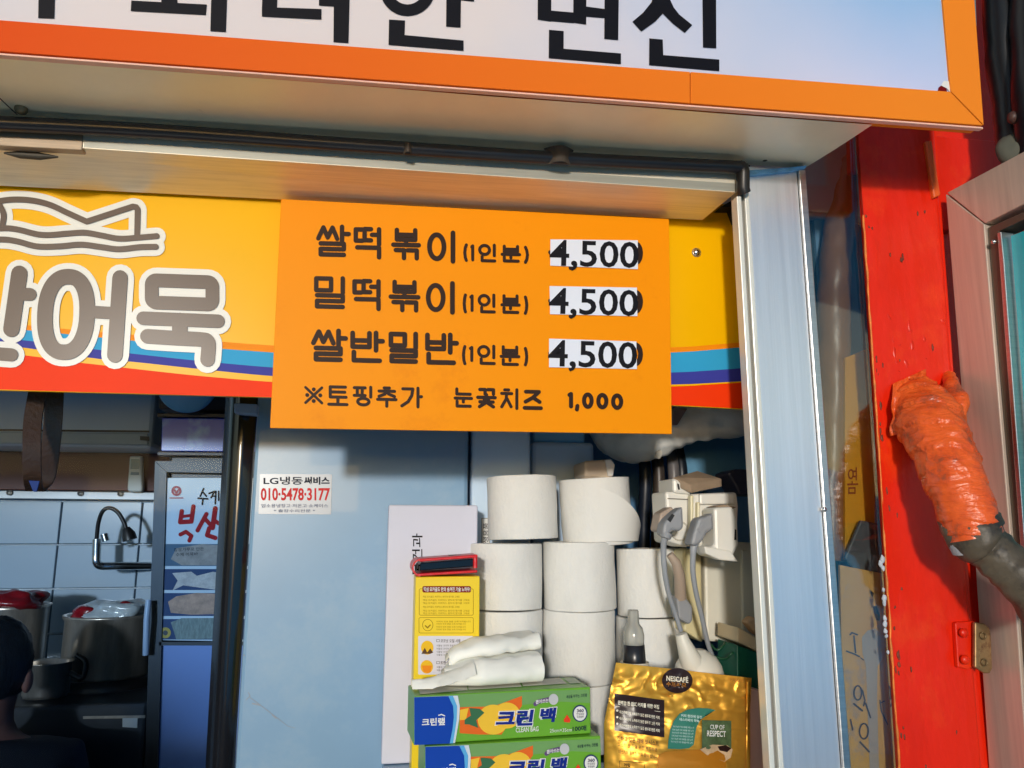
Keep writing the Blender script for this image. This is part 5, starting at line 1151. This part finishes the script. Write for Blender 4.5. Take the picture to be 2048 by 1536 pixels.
# ================================================================== OPEN DOOR (far right)
Ap = W(1892, 386, .855); zr = Ap.z
Bp = WZ(2052, 303, zr)
dvec = Vector((Bp.x-Ap.x, Bp.y-Ap.y, 0)).normalized()
nrm = Vector((-dvec.y, dvec.x, 0))
MD = plane(Vector((Ap.x, Ap.y, CZ)), nrm)
od = thing('door', 'open aluminium framed door with teal glass at the right edge', 'door', (Ap.x, Ap.y, 0))
M_brz = mat('bronze_aluminium', (.62, .50, .41), .4, .35, var=.12, vs=12, stretch=(10, 10, .4), rvar=.08)
part('jamb', MB().prism([(1880, 380), (1990, 380), (2070, 1640), (1930, 1640)], planeY(.888), .02), M_red, od)
part('stile', MB().prism([(1891, 388), (1968, 448), (1972, 500), (2031, 1200), (2062, 1640), (1984, 1640), (1950, 1125), (1900, 500)], MD, .03, .0012), M_brz, od)
part('top_rail', MB().prism([(1893, 385.5), (2120, 264), (2120, 372), (1969.5, 447)], MD, .03, .0012), M_brz, od)
part('bead', MB().prism([(1970, 455), (2120, 388), (2120, 402), (1992, 462), (1996, 520), (2046, 1200), (2074, 1640), (2064, 1640), (2033, 1200), (1974, 500)], MD, .028, .0008, -.004), mat('dark_bead', C(104, 96, 84), .4, .6), od)
part('bead', MB().prism([(1993, 466), (2000, 463), (2006, 520), (2056, 1200), (2084, 1640), (2076, 1640), (2047, 1200), (1997, 520)], MD, .02, .0008, -.001), M_alu, od)
part('glass', MB().prism([(2006, 470), (2160, 410), (2200, 1640), (2086, 1640), (2054, 1100), (2010, 520)], MD, .004, 0, -.012), mat('teal_glass', C(40, 175, 190), .12, var=.12, coat=.3), od)
ds = MB(); c = MD(1989, 484, .001); ds.ball(c, .003, .003, .003, 12, 8); part('screw', ds, M_chrome, od)
# latch plate
lp = thing('strike_plate', 'brass strike plate half painted red, screwed across post and door', 'strike plate', tuple(W(1955, 1295, .855)))
PL = planeY(.854)
q9f = lambda x, y: (1488+x/3.657, 1116+y/3.657)
part('painted_leaf', MB().prism([q9f(*p) for p in [(1545,480),(1560,468),(1700,462),(1690,790),(1640,815),(1565,800)]], planeY(.857), .006, .0012), M_red, lp)
part('brass_leaf', MB().prism([q9f(*p) for p in [(1690,470),(1760,478),(1795,510),(1808,560),(1818,810),(1800,845),(1760,845),(1690,800)]], planeY(.849), .005, .0014), mat('aged_brass', (.34, .20, .09), .45, .7, var=.35, vs=40, stain=(.16, .06, .03), stain_amt=.42, stain_s=60), lp)
s1 = MB()
for x, y in ((1612, 548), (1622, 745)): s1.lathe([(.0001, .0022), (.004, .0018), (.0055, 0), (.0055, -.002)], W(*q9f(x, y), .8505), 16, 'y')
part('screw', s1, M_red, lp)
s1 = MB()
for x, y in ((1750, 570), (1760, 765)): s1.lathe([(.0028, -.0005), (.0034, .0006), (.0044, .0002), (.0046, -.001)], W(*q9f(x, y), .8475), 16, 'y')
part('hole', s1, mat('brass_dark', (.2, .13, .06), .5, .8), lp)

# ================================================================== TAPED HOSE
th = thing('taped_hose', 'thick hose wrapped in creased orange tape coming out of the red post', 'hose', tuple(W(1850, 800, .85)))
m = bpy.data.materials.new('orange_tape'); m.use_nodes = True; n = m.node_tree.nodes; l = m.node_tree.links; b = n['Principled BSDF']; b.inputs['Roughness'].default_value = .3
tc = n.new('ShaderNodeTexCoord'); no = n.new('ShaderNodeTexNoise'); no.inputs['Scale'].default_value = 22; no.inputs['Detail'].default_value = 8; no.inputs['Roughness'].default_value = .7
l.new(tc.outputs['Object'], no.inputs[0]); rp = n.new('ShaderNodeValToRGB'); el = rp.color_ramp.elements
el[0].position = .42; el[0].color = C(232, 96, 34)+(1,); el[1].position = .66; el[1].color = C(92, 66, 52)+(1,)
e3 = el.new(.54); e3.color = C(214, 82, 30)+(1,)
l.new(no.outputs[0], rp.inputs[0]); l.new(rp.outputs[0], b.inputs['Base Color'])
mp = n.new('ShaderNodeMapping'); mp.inputs['Scale'].default_value = (30, 30, 110); mp.inputs['Rotation'].default_value = (0, R(-25), 0); l.new(tc.outputs['Object'], mp.inputs[0])
n2 = n.new('ShaderNodeTexNoise'); n2.inputs['Scale'].default_value = 1.4; n2.inputs['Detail'].default_value = 4; n2.inputs['Distortion'].default_value = .8; l.new(mp.outputs[0], n2.inputs[0])
bp = n.new('ShaderNodeBump'); bp.inputs['Strength'].default_value = .5; bp.inputs['Distance'].default_value = .005; l.new(n2.outputs[0], bp.inputs['Height']); l.new(bp.outputs[0], b.inputs['Normal'])
M_tape = m
hp = [(1832, 770, .875), (1838, 800, .855), (1860, 845, .825), (1886, 905, .80), (1915, 975, .78), (1938, 1040, .77), (1950, 1075, .768)]
hr_ = [30, 50, 68, 63, 60, 59, 57]
def hose(path, rads, k=7):
    P = spline([W(*p) for p in path], k); rr_ = []
    for i in range(len(path)-1):
        for j in range(k): rr_.append(lerp(rads[i], rads[i+1], j/k)*path[i][2]/1538)
    rr_.append(rads[-1]*path[-1][2]/1538); return P, rr_
P, q_ = hose(hp, hr_, 26)
tb = MB()
nn = 110; vs = []; k_ = len(P); upv = None
for i in range(k_):
    t = (P[min(i+1, k_-1)]-P[max(i-1, 0)]).normalized()
    if upv is None: upv = t.orthogonal().normalized()
    upv = (upv-t*upv.dot(t)).normalized(); s3 = t.cross(upv)
    for j in range(nn):
        a = 2*math.pi*j/nn; d = upv*math.cos(a)+s3*math.sin(a); p = P[i]+d*q_[i]
        r = q_[i]; s_ = i/k_
        r += (.0045 if s_ < .5 else .0016)*noise.noise(p*34)
        hx = s_*9.5+a/(2*math.pi)*1.0+.28*noise.noise(p*26)+.5*math.sin(a)*.3
        fr_ = hx-math.floor(hx)
        r += .0024*(fr_-.5)*(1.2 if s_ < .6 else .75)
        w2 = Vector((p.x*40-p.z*46, p.y*40, p.z*46+p.x*70))
        r += .0017*max(0, 1-abs(noise.noise(w2))*4)*(1 if s_ < .66 else .35)*(.4+noise.noise(p*15+Vector((3, 1, 2))) > .25)
        vs.append(P[i]+d*r)
tb.add(vs, [(i*nn+j, i*nn+(j+1) % nn, (i+1)*nn+(j+1) % nn, (i+1)*nn+j) for i in range(k_-1) for j in range(nn)], True)
tb.add([vs[(k_-1)*nn+j] for j in range(nn)], [list(range(nn))])
part('taped_section', tb, M_tape, th)
P, q_ = hose([(1898, 752, .862), (1906, 775, .84), (1916, 810, .825), (1912, 850, .815)], [14, 19, 23, 20], 8)
part('side_stub', MB().tube(P, q_, 20, wob=.003, wf=50), M_tape, th, 'short taped stub beside the main hose')
fl = MB()
def flapf(u, v):
    px = lerp(1786, 1852, u)+8*noise.noise(Vector((u*3, v*4, 1)))-6*v*(1-u); py = lerp(738+30*(1-u), 872-50*u*u, v)
    return W(px, py, .858-.035*v*u-.012*math.sin(v*3)+.006*noise.noise(Vector((u*6, v*7, 5))))
fl.grid(flapf, 22, 22); part('torn_tape', fl, M_tape, th, 'torn crumpled tape clinging to the post')
pm_ = MB()
for pth in ([(1772, 625, 0), (1780, 660, 0), (1785, 700, 0), (1795, 745, 0)], [(1812, 630, 0), (1818, 665, 0), (1822, 700, 0)], [(1795, 690, 0), (1806, 720, 0), (1815, 745, 0)], [(1880, 640, 0), (1892, 655, 0)], [(1838, 620, 0), (1845, 670, 0), (1848, 720, 0)]):
    pm_.tube([W(p[0]+2*noise.noise(Vector((p[0], p[1], 0))*.1), p[1], .8668) for p in spl2([(a_, b2) for a_, b2, _ in pth], 5) for p in [p]], .0032, 10, wob=.0022, wf=90)
part('paint_run', pm_, M_red, th)
P, q_ = hose([(1936, 1035, .772), (1948, 1072, .768), (1975, 1095, .765), (2015, 1130, .755), (2060, 1180, .745), (2110, 1240, .74)], [60, 58, 50, 50, 52, 52], 9)
part('dark_section', MB().tube(P, q_, 32, wob=.004, wf=32, ridge=.0007, rf=1.1), mat('dirty_tape', C(84, 74, 60), .5, var=.5, vs=14, bump=.8, bs=34, stain=C(40, 36, 34), stain_amt=.42, stain_s=24), th, 'dirty grey brown taped bend')
part('foam_end', MB().tube([W(1916, 1070, .775), W(1924, 1092, .772), W(1928, 1108, .772)], [.014, .0135, .011], 20, wob=.002, wf=60), mat('grey_foam', C(150, 150, 156), .7, var=.2, bump=.5, bs=60), th)
